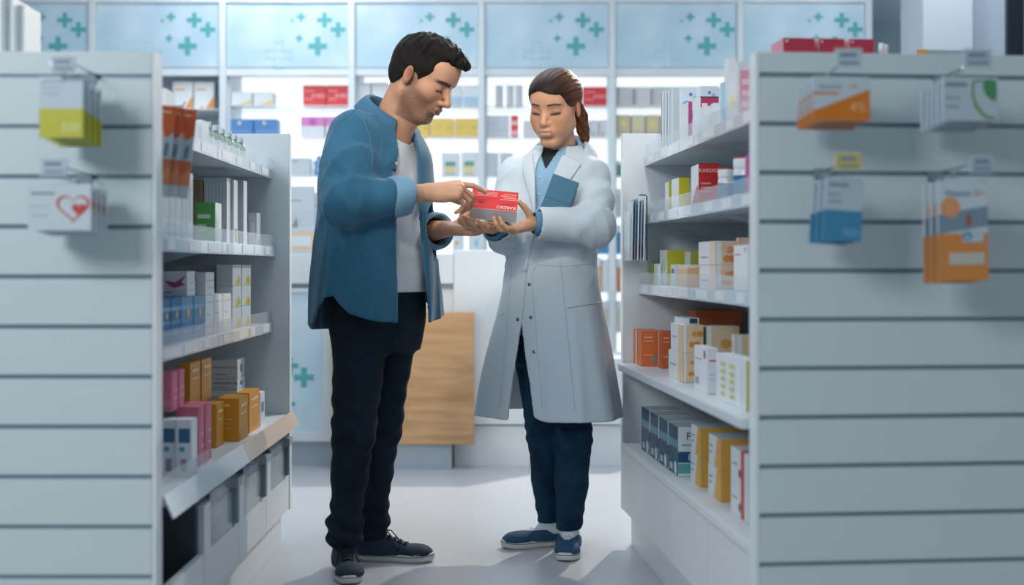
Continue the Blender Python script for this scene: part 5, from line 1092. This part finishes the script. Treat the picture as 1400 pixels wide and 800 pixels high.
# sneakers
def sneaker(ankle, toe_dir, length, name, label, laced=True, colr='#152f42', par=None, base=None, width=.094, slip=False):
    d = unit((*toe_dir[:2], 0)); s_ = A_((-d[1], d[0], 0)); heel = A_((ankle[0], ankle[1], 0))-d*.075
    P = lambda a, b, c: heel+d*a+s_*b+A_((0, 0, c))
    e = empty(name, A_(heel+d*length/2)-A_(base)); e.parent = par; eb = A_(heel+d*length/2)
    if label: e['label'] = label
    # outline of the sole
    n = 40; pts = []
    for i in range(n):
        th = 2*math.pi*i/n; a = .5-.5*math.cos(th); wd = np.interp(a, [0, .06, .25, .45, .72, .9, .97, 1], [0, .55, .74, .72, 1, .74, .45, 0])*width/2
        pts.append((a*length, wd*(1 if th < math.pi else -1)+.004*math.sin(a*3)))
    def ring(z, k): return [tuple(P((a-length/2)*k[0]+length/2, b*k[1], z+.006*max(0, (a/length-.8)/.2)**2)-eb) for a, b in pts]
    q = MB(); SOLE = mat('shoe_sole', '#d6d6d2', .6)
    levels = [(0.001, (.97, .94)), (.006, (1, 1)), (.024, (1.0, 1.0)), (.027, (.985, .97))]
    v = []; f = []
    for z, k in levels: v += ring(z, k)
    for l in range(len(levels)-1):
        for i in range(n): f.append((l*n+i, l*n+(i+1) % n, (l+1)*n+(i+1) % n, (l+1)*n+i))
    f.append(tuple(range(n))[::-1]); f.append(tuple((len(levels)-1)*n+i for i in range(n))); q.mesh(v, f, SOLE); q.build('sole', e, True)
    q = MB(); st = [(a, b*1.012) for a, b in pts]; vv = []; 
    for z in (.0185, .0205): vv += [tuple(P((a-length/2)*1.006+length/2, b, z+.006*max(0, (a/length-.8)/.2)**2)-eb) for a, b in st]
    q.mesh(vv, [(i, (i+1) % n, n+(i+1) % n, n+i) for i in range(n)], mat('sole_stripe', '#24384a', .6)); q.build('sole_stripe', e)
    # upper
    lo = np.minimum(P(-.02, -.07, 0), P(length+.02, .07, 0)); hi = np.maximum(P(-.02, .07, .15), P(length+.02, -.07, .15))
    lo = np.minimum(lo, hi); Fu = Field(np.minimum(lo, P(0, 0, 0)-.07), np.maximum(hi, P(length, 0, .13)+.05)*1.0, .0032)
    hgt = .082 if not slip else .058
    Fu.put(cap(P(.05, 0, .035), P(.10, 0, .034), .036, .036), 0)
    Fu.put(cap(P(.10, 0, .034), P(length-.055, .003, .026), .038, .036, flat=A_((0, 0, 1)), fk=.72), .03)
    Fu.put(ell(P(length-.062, .003, .026), (.056, width*.47, .027), np.stack([d, s_, A_((0, 0, 1))], 1)), .02)
    Fu.put(cap(P(.048, 0, .03), P(.052, 0, hgt), .034, .034), .03)
    if not slip: Fu.put(cap(P(.075, 0, .075), P(.15, 0, .046), .026, .024), .03)
    X, Y, Z = Fu.grid(); a = (X-heel[0])*d[0]+(Y-heel[1])*d[1]
    Fu.d = np.maximum(Fu.d, .0235-Z).astype(np.float32); Fu.d = np.maximum(Fu.d, Z-(hgt-.012*np.clip(1-np.abs(a-.05)/.05, 0, 1)+.4*np.clip(a-.06, 0, .03))).astype(np.float32)
    if slip: Fu.put(ell(P(.078, 0, .066), (.066, .030, .030), np.stack([d, s_, A_((0, 0, 1))], 1)), .004, 's')
    V, Q = Fu.mesh(); V = relax(V, Q, 2); net_object('upper', V, Q, mat('canvas_'+colr[1:], colr, .8, bump=.4, scale=500, noise=.12), e, eb)
    if laced:
        tr = BVHTree.FromPolygons([tuple(p-eb) for p in V], [tuple(int(i) for i in r_) for r_ in Q]); LACE = mat('shoe_lace', '#11161b', .8)
        drop = lambda a_, b_: (lambda h: A_(h[0]) if h[0] is not None else P(a_, b_, .06)-eb)(tr.ray_cast(Vector(P(a_, b_, .2)-eb), Vector((0, 0, -1))))
        q = MB()
        for i in range(5):
            a_ = .105+.019*i; w_ = .022-.001*i
            q.tube([drop(a_, -w_)+A_((0, 0, .001)), drop(a_+.006, 0)+A_((0, 0, .0035)), drop(a_+.01, w_)+A_((0, 0, .001))], .0026, LACE, 6)
            q.tube([drop(a_, w_)+A_((0, 0, .001)), drop(a_+.006, 0)+A_((0, 0, .0045)), drop(a_+.01, -w_)+A_((0, 0, .001))], .0026, LACE, 6)
        k0 = drop(.10, 0)+A_((0, 0, .004))
        for sg_ in (-1, 1):
            q.tube([k0, k0+s_*sg_*.018+A_((0, 0, .012)), k0+s_*sg_*.034+d*.012+A_((0, 0, .002)), k0+s_*sg_*.022+d*.02+A_((0, 0, -.002)), k0], .0024, LACE, 6)
            q.tube([k0, k0+s_*sg_*.02+d*.03+A_((0, 0, .001)), drop(.17, sg_*.036)+A_((0, 0, .002)), drop(.165, sg_*.044)+A_((0, 0, -.006))], .0022, LACE, 6)
        q.build('laces', e, True)
        q = MB(); rows_ = [tuple(drop(.09+.02*i, b)+A_((0, 0, .0008))) for i in range(6) for b in (-.014, 0, .014)]
        q.mesh(rows_, [(i*3+j, i*3+j+1, i*3+j+4, i*3+j+3) for i in range(5) for j in range(2)], mat('shoe_tongue', '#16293a', .8)); q.build('tongue', e, True)
    return e
sneaker(Ar+A_((.0, .01, 0)), (.22, -1, 0), .285, 'shoe', 'dark blue laced canvas shoe pointing at the viewer', par=man, base=MB0)
sneaker(Al+A_((.005, 0, 0)), (1, -.12, 0), .285, 'shoe', 'dark blue laced canvas shoe seen from the side', par=man, base=MB0)
# ------------------------------------------------------------------ the pharmacist in the white coat
WB0 = PX(756, 752, 4.40); WB0[2] = 0
woman = tag(empty('person', WB0), 'person in a long white coat holding the red carton and a teal tablet cover', 'person')
wy = -.44; wf = A_((math.sin(wy), -math.cos(wy), 0)); wl = A_((math.cos(wy), math.sin(wy), 0)); wr = -wl
SKINW = vcol_mat('skin_woman', .45, .2, 700, .12, spec=.4); COATM = mat('white_coat_cloth', '#bfccd5', .8, bump=.25, scale=600, noise=.02, sheen=.15)
JEANS = vcol_mat('dark_jeans', .85, .4, 800, sheen=.03, spec=.12); HAIRW = vcol_mat('brown_hair', .52, .9, 300, spec=.22, dist=.0015, stretch=(1, 1, 1))
SHIRTW = mat('light_blue_shirt', '#86aecb', .8, bump=.25, scale=600, noise=.05)
GC = PX(759, 146, 4.33); GR = rotm(-.44, .34, -.06); GS = 1.09
WCX = lambda px: PX(px, 0, 4.42)[:2]
SrW = PX(706, 238, 4.47); ErW = PX(694, 322, 4.36); WrW = PX(674, 312, 4.22)
SlW = PX(808, 238, 4.39); ElW = PX(813, 310, 4.25); WlW = PX(733, 305, 4.19)
neckw = PX(768, 212, 4.43)
Fd = Field((-.18, 3.95, 1.06), (.36, 4.62, 1.74), .0026)
Ww = head_field(Fd, GC, GR, GS, True)
Fd.put(cap(GC+GR@A_((-.03, 0, -.05))*GS, neckw, .045, .052), .03); Fd.put(cap(GC+GR@A_((.005, 0, -.06))*GS, neckw+wf*.03, .032, .042), .03)
Fd.put(ell(PX(758, 255, 4.42), (.08, .14, .09), np.stack([wf, wl, A_((0, 0, 1))], 1)), .05)
chain(Fd, [(PX(758, 240, 4.42), .05), (SrW, .042), (ErW, .036), (WrW, .023)], .03); chain(Fd, [(PX(758, 240, 4.42), .05), (SlW, .042), (ElW, .036), (WlW, .023)], .03)
hand_field(Fd, WlW+A_((-.008, 0, -.006)), (-.78, -.58, -.20), (-.15, .12, .95), -1, [(.22, .60, .55), (.28, .65, .55), (.34, .70, .55), (.42, .75, .6)], .97, .07, (.30, .35, .80, .55))
hand_field(Fd, WrW, (-.45, -.75, .02), (.1, .1, .95), 1, [(.12, .25, .15)]*4, .96, .05, (.7, .6, .35, .1))
V, Q = Fd.mesh(); V = relax(V, Q, 1, .35)
x, y, z = ((V-GC)@GR/GS).T; ay = np.abs(y); col = np.tile(np.array(srgb('#d3a07f')), (len(V), 1))*(1+.03*cut_noise(V[:, 0], V[:, 1], V[:, 2], 90, 3))[:, None]
inh = (np.abs(x) < .14) & (ay < .10) & (z > -.13); red = np.array(srgb('#bd6a4c'))
col = np.where(inh[:, None], mixc(col, red, .45*np.exp(-(((x-.06)/.035)**2+((ay-.045)/.024)**2+((z+.025)/.022)**2))+.25*np.exp(-((z+.03)/.02)**2-(y/.014)**2-((x-.10)/.02)**2)), col)
ear = inh & (ay > .068) & (x < .02); col[ear] = mixc(col[ear], red, np.full(ear.sum(), .5))
lip = inh & (x > .080); lw = np.where(lip, np.exp(-((z+.0640-.14*ay)/.0092)**4)*sstep(ay, .027, .020), 0); col = mixc(col, np.array(srgb('#b8675a')), lw*.8)
gap = np.where(lip, np.exp(-((z+.0632-.14*ay)/.0026)**4)*sstep(ay, .021, .015), 0); col = mixc(col, np.array(srgb('#dccfc8')), gap*.9)
brow = np.where(inh & (x > .05), np.exp(-((z-.0245-.14*np.clip(ay-.014, 0, .022)+.35*np.clip(ay-.038, 0, .1))/.0034)**4)*sstep(ay, .010, .016)*sstep(ay, .056, .048), 0); col = mixc(col, np.array(srgb('#33231c')), np.clip(brow*.95, 0, 1))
lid = np.where(inh & (x > .06), np.exp(-((z-.006)/.007)**2-((ay-.033)/.015)**2), 0); col = mixc(col, np.array(srgb('#94583f')), lid*.5)
lash = np.where(inh & (x > .06), np.exp(-((z+.0042-.10*(ay-.032))/.0046)**2)*sstep(ay, .015, .020)*sstep(ay, .052, .047), 0); col = mixc(col, np.array(srgb('#241510')), np.clip(lash, 0, 1)*.95)
net_object('body', V, Q, SKINW, woman, WB0, col)
# hair: smooth cap with a parting, ponytail
Fh = Field(GC-.2, GC+.2, .0026); Eh = lambda c, r, k, op='u': Fh.put(ell(Ww(*c), A_(r)*GS, GR), k, op)
Eh((-.018, 0, .034), (.104, .081, .087), 0); Eh((.022, 0, .056), (.077, .069, .056), .02)
X, Y, Z = Fh.grid(); q = [sum((c_-GC[i])*GR[i, j] for i, c_ in enumerate((X, Y, Z)))/GS for j in range(3)]
an = np.arctan2(q[1]+.012, q[2]-.0); st = np.sin(an*46+4*np.sin(q[0]*14))*.6+np.sin(an*97+q[0]*20)*.4
Fh.d -= (.0009*st*sstep(-q[0], -.085, -.03)).astype(np.float32); Fh.d += (.0010*np.exp(-((q[1]+.014)/.0035)**2)*sstep(q[0], -.02, .03)*sstep(q[2], .05, .08)).astype(np.float32)
g = np.interp(q[0].ravel(), [-.12, -.06, -.035, -.018, .0, .02, .042, .058, .072, .10], [-.06, -.055, -.02, .010, .012, .004, .012, .034, .055, .060]).reshape(q[0].shape)
Fh.d = np.maximum(Fh.d, ((g+.013*np.exp(-((q[1]+.012)/.028)**2)*(q[0] > .05)-q[2])*.8*GS).astype(np.float32))
pt = [(Ww(-.10, .012, .02), .030), (PX(793, 160, 4.44), .026), (PX(797, 178, 4.44), .021), (PX(800, 190, 4.43), .013), (PX(802, 199, 4.43), .004)]
for (a, ra), (b, rb) in zip(pt[:-1], pt[1:]): Fh.put(cap(a, b, ra, rb), .012)
sl, X, Y, Z = Fh.sub(PX(775, 215, 4.36), PX(815, 150, 4.56)); Fh.d[sl] -= (.0014*np.sin(X*420+Y*330+2*np.sin(Z*30))).astype(np.float32)
Vh, Qh = Fh.mesh(); Vh = relax(Vh, Qh, 1, .3); Lh = (Vh-GC)@GR/GS
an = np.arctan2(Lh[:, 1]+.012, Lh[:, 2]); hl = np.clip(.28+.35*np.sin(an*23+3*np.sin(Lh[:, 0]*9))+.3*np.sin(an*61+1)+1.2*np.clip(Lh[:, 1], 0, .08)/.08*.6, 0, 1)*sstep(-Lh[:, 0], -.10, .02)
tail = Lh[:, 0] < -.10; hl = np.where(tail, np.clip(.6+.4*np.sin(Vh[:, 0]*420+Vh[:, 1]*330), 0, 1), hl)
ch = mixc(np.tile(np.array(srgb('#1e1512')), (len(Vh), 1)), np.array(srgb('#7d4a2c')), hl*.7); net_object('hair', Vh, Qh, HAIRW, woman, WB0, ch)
m = MB(); c_ = Ww(-.108, .012, .026); m.tube([tuple(c_+GR@A_((-.004, .03*math.cos(t), .03*math.sin(t)))-WB0) for t in np.linspace(0, 6.3, 20)], .006, mat('hair_tie', '#16120f', .7), 8); m.build('hair_tie', woman, True)
# dark top and blue shirt in the neckline
tw = [(1.0, *WCX(755), .140, .100), (1.2, *WCX(756), .148, .102), (1.33, *WCX(757), .150, .098), (1.385, *WCX(760), .105, .078), (1.425, *WCX(764), .066, .064)]
Ft = Field((-.05, 4.2, 1.0), (.35, 4.62, 1.45), .004); Ft.put(loft(tw, wf, 2.2)); V, Q = Ft.mesh(); net_object('dark_top', V, Q, mat('dark_top', '#20242b', .85, bump=.2), woman, WB0)
Ft = Field((-.06, 4.15, .74), (.37, 4.66, 1.5), .004)
ts = [(.76, *WCX(754), .175, .128), (1.0, *WCX(755), .148, .112), (1.2, *WCX(756), .156, .112), (1.33, *WCX(757), .157, .106), (1.39, *WCX(760), .115, .086), (1.43, *WCX(764), .074, .072)]
Ft.put(loft(ts, wf, 2.2, lambda ph, Z, X, Y: .002*np.sin(Z*50+ph*8)))
X, Y, Z = Ft.grid(); u_ = (X-WCX(757)[0])*wr[0]+(Y-WCX(757)[1])*wr[1]; v_ = (X-WCX(757)[0])*wf[0]+(Y-WCX(757)[1])*wf[1]
op = np.minimum(.045*np.clip((Z-1.335)/.09, 0, 1.2)-np.abs(u_+.012), v_); Ft.d = np.maximum(Ft.d, op).astype(np.float32); Ft.put(cap(neckw, GC, .062, .07), .003, 's')
V, Q = Ft.mesh(); V = relax(V, Q, 1); blouse = net_object('blouse', V, Q, SHIRTW, woman, WB0); bb = bvh_of(blouse)
axn = unit(GC-neckw-wf*.02); cc = PX(766, 203, 4.42); fwd = unit(wf-(wf@axn)*axn); lat = np.cross(fwd, axn); rows = []
for i in range(29):
    th = math.radians(-158+316*i/28); d_ = -fwd*math.cos(th)+lat*math.sin(th); fr = abs(th)/math.radians(158); tip = max(0, (fr-.70)/.30); drop = -.022*fr**2; k_ = 1+.16*fr
    rows.append([cc+d_*.058*k_+axn*(-.02+drop), cc+d_*.060*k_+axn*(.024+drop*1.5), cc+d_*.066*k_+axn*(.028+drop*1.5), cc+d_*.078*k_+axn*(.010+drop*1.7), cc+d_*(.084+.014*tip)*k_+axn*(-.012+drop*1.8-.045*tip)])
sheet('blouse_collar', [list(r) for r in zip(*rows)], SHIRTW, blouse, WB0, .003)
for z_ in (1.31, 1.25, 1.19):
    h, n = on_cloth(bb, WB0, A_((*WCX(757), z_)), wf-.06*wl)
    if h is not None: button(blouse, (0, 0, 0), A_(h), A_(n), .005, mat('blouse_button', '#9fc0d8', .3))
# coat
Fc = Field((-.20, 3.98, .44), (.46, 4.72, 1.47), .0044)
def coat_disp(ph, Z, X, Y):
    low = sstep(.95-Z, 0, .4); v = .016*low*ridge(ph*6+.6+.3*np.sin(Z*6))+.007*low*ridge(ph*11+2)
    return v+.0050*ridge(ph*4+Z*26+2*np.sin(Z*17+ph*3))*sstep(Z, .85, 1.0)+.002*np.sin(Z*45+ph*9)*sstep(Z, .9, 1.05)
ck = [(.44, *WCX(751), .272, .205), (.60, *WCX(751), .243, .182), (.75, *WCX(752), .213, .162), (.88, *WCX(753), .184, .145), (1.02, *WCX(754), .164, .132), (1.15, *WCX(755), .168, .130), (1.27, *WCX(756), .176, .128), (1.345, *WCX(757), .168, .115), (1.39, *WCX(760), .118, .094), (1.425, *WCX(764), .084, .084)]
Fc.put(loft(ck, wf, 2.2, coat_disp)); Fs = Fc
for S_, E_, W_, cf, r in ((SrW, ErW, WrW, .75, (.060, .062, .060, .050)), (SlW, ElW, WlW, .90, (.060, .065, .064, .056))): sleeve(S_, E_, W_, cf, r)
X, Y, Z = Fc.grid(); outer = Fc.d; Fc.d = np.maximum(outer, -(outer+.010)); zz = Z.ravel(); CK = A_(ck)
g = lambda c: smooth_interp(zz, CK[:, 0], CK[:, c])[None, None, :]
u_ = (X-g(1))*wr[0]+(Y-g(2))*wr[1]; v_ = (X-g(1))*wf[0]+(Y-g(2))*wf[1]; dg = np.degrees(np.arctan2(u_/g(3), v_/g(4)))
iz = lambda zs, vs: np.interp(zz, zs, vs)[None, None, :]
o0 = iz([.44, .6, .72, .80, .84, 1.12, 1.16, 1.40, 1.47], [-9, -2, 7, 12.5, 14, 14, 0, -36, -52]); o1 = iz([.44, .6, .80, .84, 1.12, 1.16, 1.40, 1.47], [17, 16, 13.5, 12, 12, 1.5, 9, 24])
op = np.minimum(np.minimum(dg-o0, o1-dg)*math.pi/180*.17, v_-.02); op = np.minimum(op, np.minimum(seg_d(ElW, WlW), seg_d(ErW, WrW))-.058)
hem = .468+.0*dg; rd = .05*np.exp(-((dg+2)/9.)**2)*(dg < 3); hem = hem+rd*.5
Fc.d = np.maximum(Fc.d, np.maximum(op, (hem-Z)*.95)).astype(np.float32); Fc.put(cap(neckw+A_((0, 0, .005)), GC, .066, .085), .003, 's')
for a, b, cf in ((ErW, WrW, .86), (ElW, WlW, .97)):
    d_ = unit(b-a); Fc.put(cap(a+(b-a)*.4, b+d_*.1, .036, .044), .003, 's'); e_ = a+(b-a)*cf
    cut = (X-e_[0])*d_[0]+(Y-e_[1])*d_[1]+(Z-e_[2])*d_[2]; Fc.d = np.where(seg_d(e_-d_*.03, b+d_*.12) < .085, np.maximum(Fc.d, cut), Fc.d).astype(np.float32)
V, Q = Fc.mesh(); V = relax(V, Q, 2, .4); coat = net_object('lab_coat', V, Q, COATM, woman, WB0); cb = bvh_of(coat)
def coat_axis(z): return A_((float(smooth_interp(A_([z]), CK[:, 0], CK[:, 1])[0]), float(smooth_interp(A_([z]), CK[:, 0], CK[:, 2])[0]), z))
# lapels and collar draped over the coat front: corners given in the picture, laid on the cloth along the view of the front
def drape(name, poly_rows, lift, Y0=4.0, nrow=9):
    rows = []
    for r in range(nrow):
        t = r/(nrow-1)*(len(poly_rows)-1); i = min(int(t), len(poly_rows)-2); f_ = t-i; a = A_(poly_rows[i][0])*(1-f_)+A_(poly_rows[i+1][0])*f_; b = A_(poly_rows[i][1])*(1-f_)+A_(poly_rows[i+1][1])*f_
        row = []
        for c in range(7):
            p = a+(b-a)*c/6; o = Vector((0, 0, 1))-Vector(WB0); d = (Vector(PX(p[0], p[1], 4.3))-Vector((0, 0, 1))).normalized()
            h = cb.ray_cast(o, d)
            hb = bb.ray_cast(o, d)
            pt_ = h[0] if h[0] is not None and (h[0]-o).length < 4.50 else (hb[0]-d*.012 if hb[0] is not None else None)
            if pt_ is None: pt_ = o+d*4.36
            row.append(A_(pt_)-A_(d)*(lift+.004*math.sin(math.pi*c/6)))
        rows.append(row)
    for _ in range(3):
        R_ = [[A_(p) for p in r] for r in rows]
        for i in range(len(rows)):
            for j in range(7):
                nb = [R_[k][l] for k, l in ((i-1, j), (i+1, j), (i, j-1), (i, j+1)) if 0 <= k < len(rows) and 0 <= l < 7]; mn = sum(nb)/len(nb)
                dv = unit(R_[i][j]+WB0-A_((0, 0, 1))); rows[i][j] = R_[i][j]+dv*((mn-R_[i][j])@dv)*.6
    return sheet(name, rows, COATM, coat, (0, 0, 0), .005)
drape('lapel', [((769, 210), (797, 222)), ((759, 232), (784, 241)), ((749, 256), (767, 263)), ((743, 271), (755, 277)), ((741, 277), (748, 281))], .009)
drape('lapel', [((727, 206), (716, 214)), ((730, 225), (714, 232)), ((732, 248), (720, 254)), ((732, 275), (727, 278)), ((731, 292), (729, 293))], .009)
rows = []
for i in range(29):
    th = math.radians(-146+292*i/28); d_ = -fwd*math.cos(th)+lat*math.sin(th); fr = abs(th)/math.radians(146); tip = max(0, (fr-.6)/.4); drop = -.030*fr**2; k_ = 1+.22*fr
    rows.append([cc+d_*.078*k_+axn*(-.03+drop), cc+d_*.078*k_+axn*(.018+drop*1.4), cc+d_*.086*k_+axn*(.022+drop*1.4), cc+d_*.104*k_+axn*(.000+drop*1.5), cc+d_*(.120+.016*tip)*k_+axn*(-.030+drop*1.5-.018*tip)])
sheet('coat_collar', [list(r) for r in zip(*rows)], COATM, coat, WB0, .004)
SNAP = mat('snap_button', '#6d7c88', .3, .8); STITCH = mat('coat_stitch', '#a9b8c4', .8)
def view_hit(tree, px, py):
    o = Vector((0, 0, 1))-Vector(WB0); d = (Vector(PX(px, py, 4.3))-Vector((0, 0, 1))).normalized(); h = tree.ray_cast(o, d); return (A_(h[0]), A_(h[1])) if h[0] is not None else (None, None)
for px, py in ((724, 389), (726, 434), (730, 481), (708, 437), (708, 484), (725, 259)):
    h, n = view_hit(cb, px, py)
    if h is not None: button(coat, (0, 0, 0), h, n, .0062, SNAP, 'snap_button')
def coat_line(pts, r=.0012, name='seam'):
    run = []
    for px, py in pts:
        h, n = view_hit(cb, px, py)
        if h is not None: run.append(h+n*.0004)
    if len(run) > 2: q_ = MB(); q_.tube(run, r, STITCH, 5); q_.build(name, coat, True)
lerp_pts = lambda a, b, n: [(a[0]+(b[0]-a[0])*i/(n-1), a[1]+(b[1]-a[1])*i/(n-1)) for i in range(n)]
coat_line(lerp_pts((776, 421), (826, 413), 16), .0022, 'pocket_edge'); coat_line(lerp_pts((682, 432), (690, 428), 8), .0022, 'pocket_edge')
coat_line(lerp_pts((766, 355), (786, 560), 50), .0012, 'princess_seam'); coat_line(lerp_pts((700, 360), (684, 555), 50), .0012, 'princess_seam')
coat_line([(x_, 362+.00*x_+2*math.sin((x_-735)/20)) for x_ in range(735, 806, 3)], .0012, 'waist_seam')
for a, b, r_ in ((ElW, WlW, .040), (ErW, WrW, .036)):     # blouse cuffs showing past the coat sleeves
    d_ = unit(b-a); s_ = unit(np.cross(d_, (0, 0, 1))); t_ = np.cross(s_, d_)
    sheet('blouse_cuff', [[b+d_*al+(s_*math.cos(th)+t_*math.sin(th))*rr for th in [2*math.pi*i/24 for i in range(24)]] for al, rr in ((-.05, r_+.004), (-.01, r_), (.012, r_-.003), (.008, r_-.007), (-.02, r_-.008))], mat('blouse_cuff', '#4f7fa0', .8, noise=.06), blouse, WB0, .003, True)
coat_line(lerp_pts((733, 305), (722, 360), 14)+lerp_pts((721, 364), (713, 448), 22), .0022, 'front_edge'); coat_line(lerp_pts((742, 345), (727, 375), 8)+lerp_pts((727, 378), (741, 560), 40), .0009, 'front_stitch')
# jeans
Fp = Field((-.02, 4.18, .05), (.40, 4.68, .95), .004); hw = A_((*WCX(754), .84))
Fp.put(loft([(.66, *WCX(754), .14, .10), (.76, *WCX(754), .155, .112), (.86, *WCX(754), .15, .11), (.94, *WCX(754), .14, .10)], wf, 2.3))
HrW, HlW = hw+wr*.078, hw+wl*.078; KrW = PX(743, 598, 4.42); KlW = PX(785, 598, 4.36); ArW = PX(750, 712, 4.46); AlW = PX(778, 722, 4.37)
for H_, K_, A2, r in ((HrW, KrW, ArW, (.085, .058, .050, .040)), (HlW, KlW, AlW, (.085, .062, .058, .044))):
    Fp.put(cap(H_, K_, r[0], r[1]), .03); Fp.put(cap(K_, K_+(A2-K_)*.5, r[1], r[2]), .015); Fp.put(cap(K_+(A2-K_)*.5, A2, r[2], r[3]), .015)
X, Y, Z = Fp.grid(); fold = .0016*cut_noise(X, Y, Z, 30, 51)
for K_, A2 in ((KrW, ArW), (KlW, AlW)):
    fold = fold+.0042*np.exp(-(((X-K_[0])**2+(Y-K_[1])**2+((Z-K_[2]-.02)*1.2)**2)/.09**2))*np.sin(Z*150+(X-K_[0])*20+1.5*np.sin(X*40))+.003*np.exp(-(((X-A2[0])**2+(Y-A2[1])**2)/.08**2))*sstep(A2[2]+.15-Z, 0, .1)*np.sin(Z*120+(X-A2[0])*50)
    m_ = ((X-A2[0])**2+(Y-A2[1])**2 < .07**2); Fp.d = np.where(m_, np.maximum(Fp.d, (A2[2]-.004)-Z), Fp.d)
Fp.d = (Fp.d-fold).astype(np.float32)
for A2 in (ArW, AlW): m_ = ((X-A2[0])**2+(Y-A2[1])**2 < .075**2); Fp.d = np.where(m_, np.maximum(Fp.d, (A2[2]-.004)-Z), Fp.d).astype(np.float32)
V, Q = Fp.mesh(); V = relax(V, Q, 1); jc = mixc(np.tile(np.array(srgb('#12293c')), (len(V), 1)), np.array(srgb('#1f4660')), np.clip(.4+.4*cut_noise(V[:, 0], V[:, 1], V[:, 2], 45, 61), 0, 1)); net_object('jeans', V, Q, JEANS, woman, WB0, jc)
# socks and slip-on shoes
for A2, d2, lab in ((ArW, (-1, -.32, 0), 'navy slip-on shoe turned to the left'), (AlW, (-.12, -1, 0), 'navy slip-on shoe pointing at the viewer')):
    d2u = unit(d2); c_ = A_((A2[0], A2[1], 0)); Fk = Field(c_-.14, c_+A_((.14, .14, .17)), .0032)
    Fk.put(cap(c_+A_((0, 0, .05)), A2+A_((0, 0, .012)), .034, .033)); Fk.put(cap(c_-d2u*.025+A_((0, 0, .045)), c_+d2u*.075+A_((0, 0, .036)), .029, .026), .03); V, Q = Fk.mesh(); V = relax(V, Q, 1); net_object('sock', V, Q, mat('white_sock', '#d2d9de', .9, bump=.3, scale=500), woman, WB0)
    sneaker(A2+d2u*.010, d2, .245, 'shoe', lab, laced=False, colr='#1f4a6b', par=woman, base=WB0, width=.088, slip=True)

# ------------------------------------------------------------------ things in their hands
o = carton('medicine_carton', 'red and white medicine carton held between the two people', (-.0585, 4.125, 1.2005), 0, .153, .085, .055, '#d3d8db',
    [('T', ('r', 0, 0, 1, 1, '#d3262b')), ('R', ('r', 0, .0, 1, 1, '#b81f26')), ('L', ('r', 0, 0, 1, 1, '#c9ced2')), ('T', ('t', 'KARDIO', .76, .16, .145, '#f2e6e4', 1)), ('T', ('t', 'KARDIO', .78, .34, .10, '#8c1a1e', 1))]
    +[('T', ('r', .62+.06*(i % 2), .55+.09*i, .96, .575+.09*i, '#f0b9b4')) for i in range(4)]+[('T', ('r', .10+.05*(i % 2), .68+.06*i, .55, .70+.06*i, '#f0b9b4')) for i in range(4)]+[('T', ('r', .16, .30, .26, .36, '#9c1c20')), ('T', ('r', 0, 0, 1, .012, '#f0d4d2'))])
o.rotation_euler = (math.radians(52), .09, 0)
# put its middle where the hands meet
ctr = Matrix.Rotation(.09, 3, 'Y')@Matrix.Rotation(math.radians(52), 3, 'X')@Vector((0, 0, .0275)); o.location = Vector((-.0585, 4.125, 1.2005))-ctr
e = empty('tablet_case', PX(765, 268, 4.235)); e.rotation_euler = (-.10, .36, -.22)
m = MB(); m.box(-.048, .048, -.006, .006, -.11, .065, mat('teal_cover', '#2b6480', .6, bump=.2, scale=300, noise=.08), bev=.005); m.build('cover', e)
m = MB(); m.box(-.047, .047, -.0068, -.0058, -.018, -.0165, mat('cover_fold', '#1d4a62', .6)); m.build('fold_line', e)
tag(e, 'teal tablet cover tucked under the arm of the white coat', 'tablet')
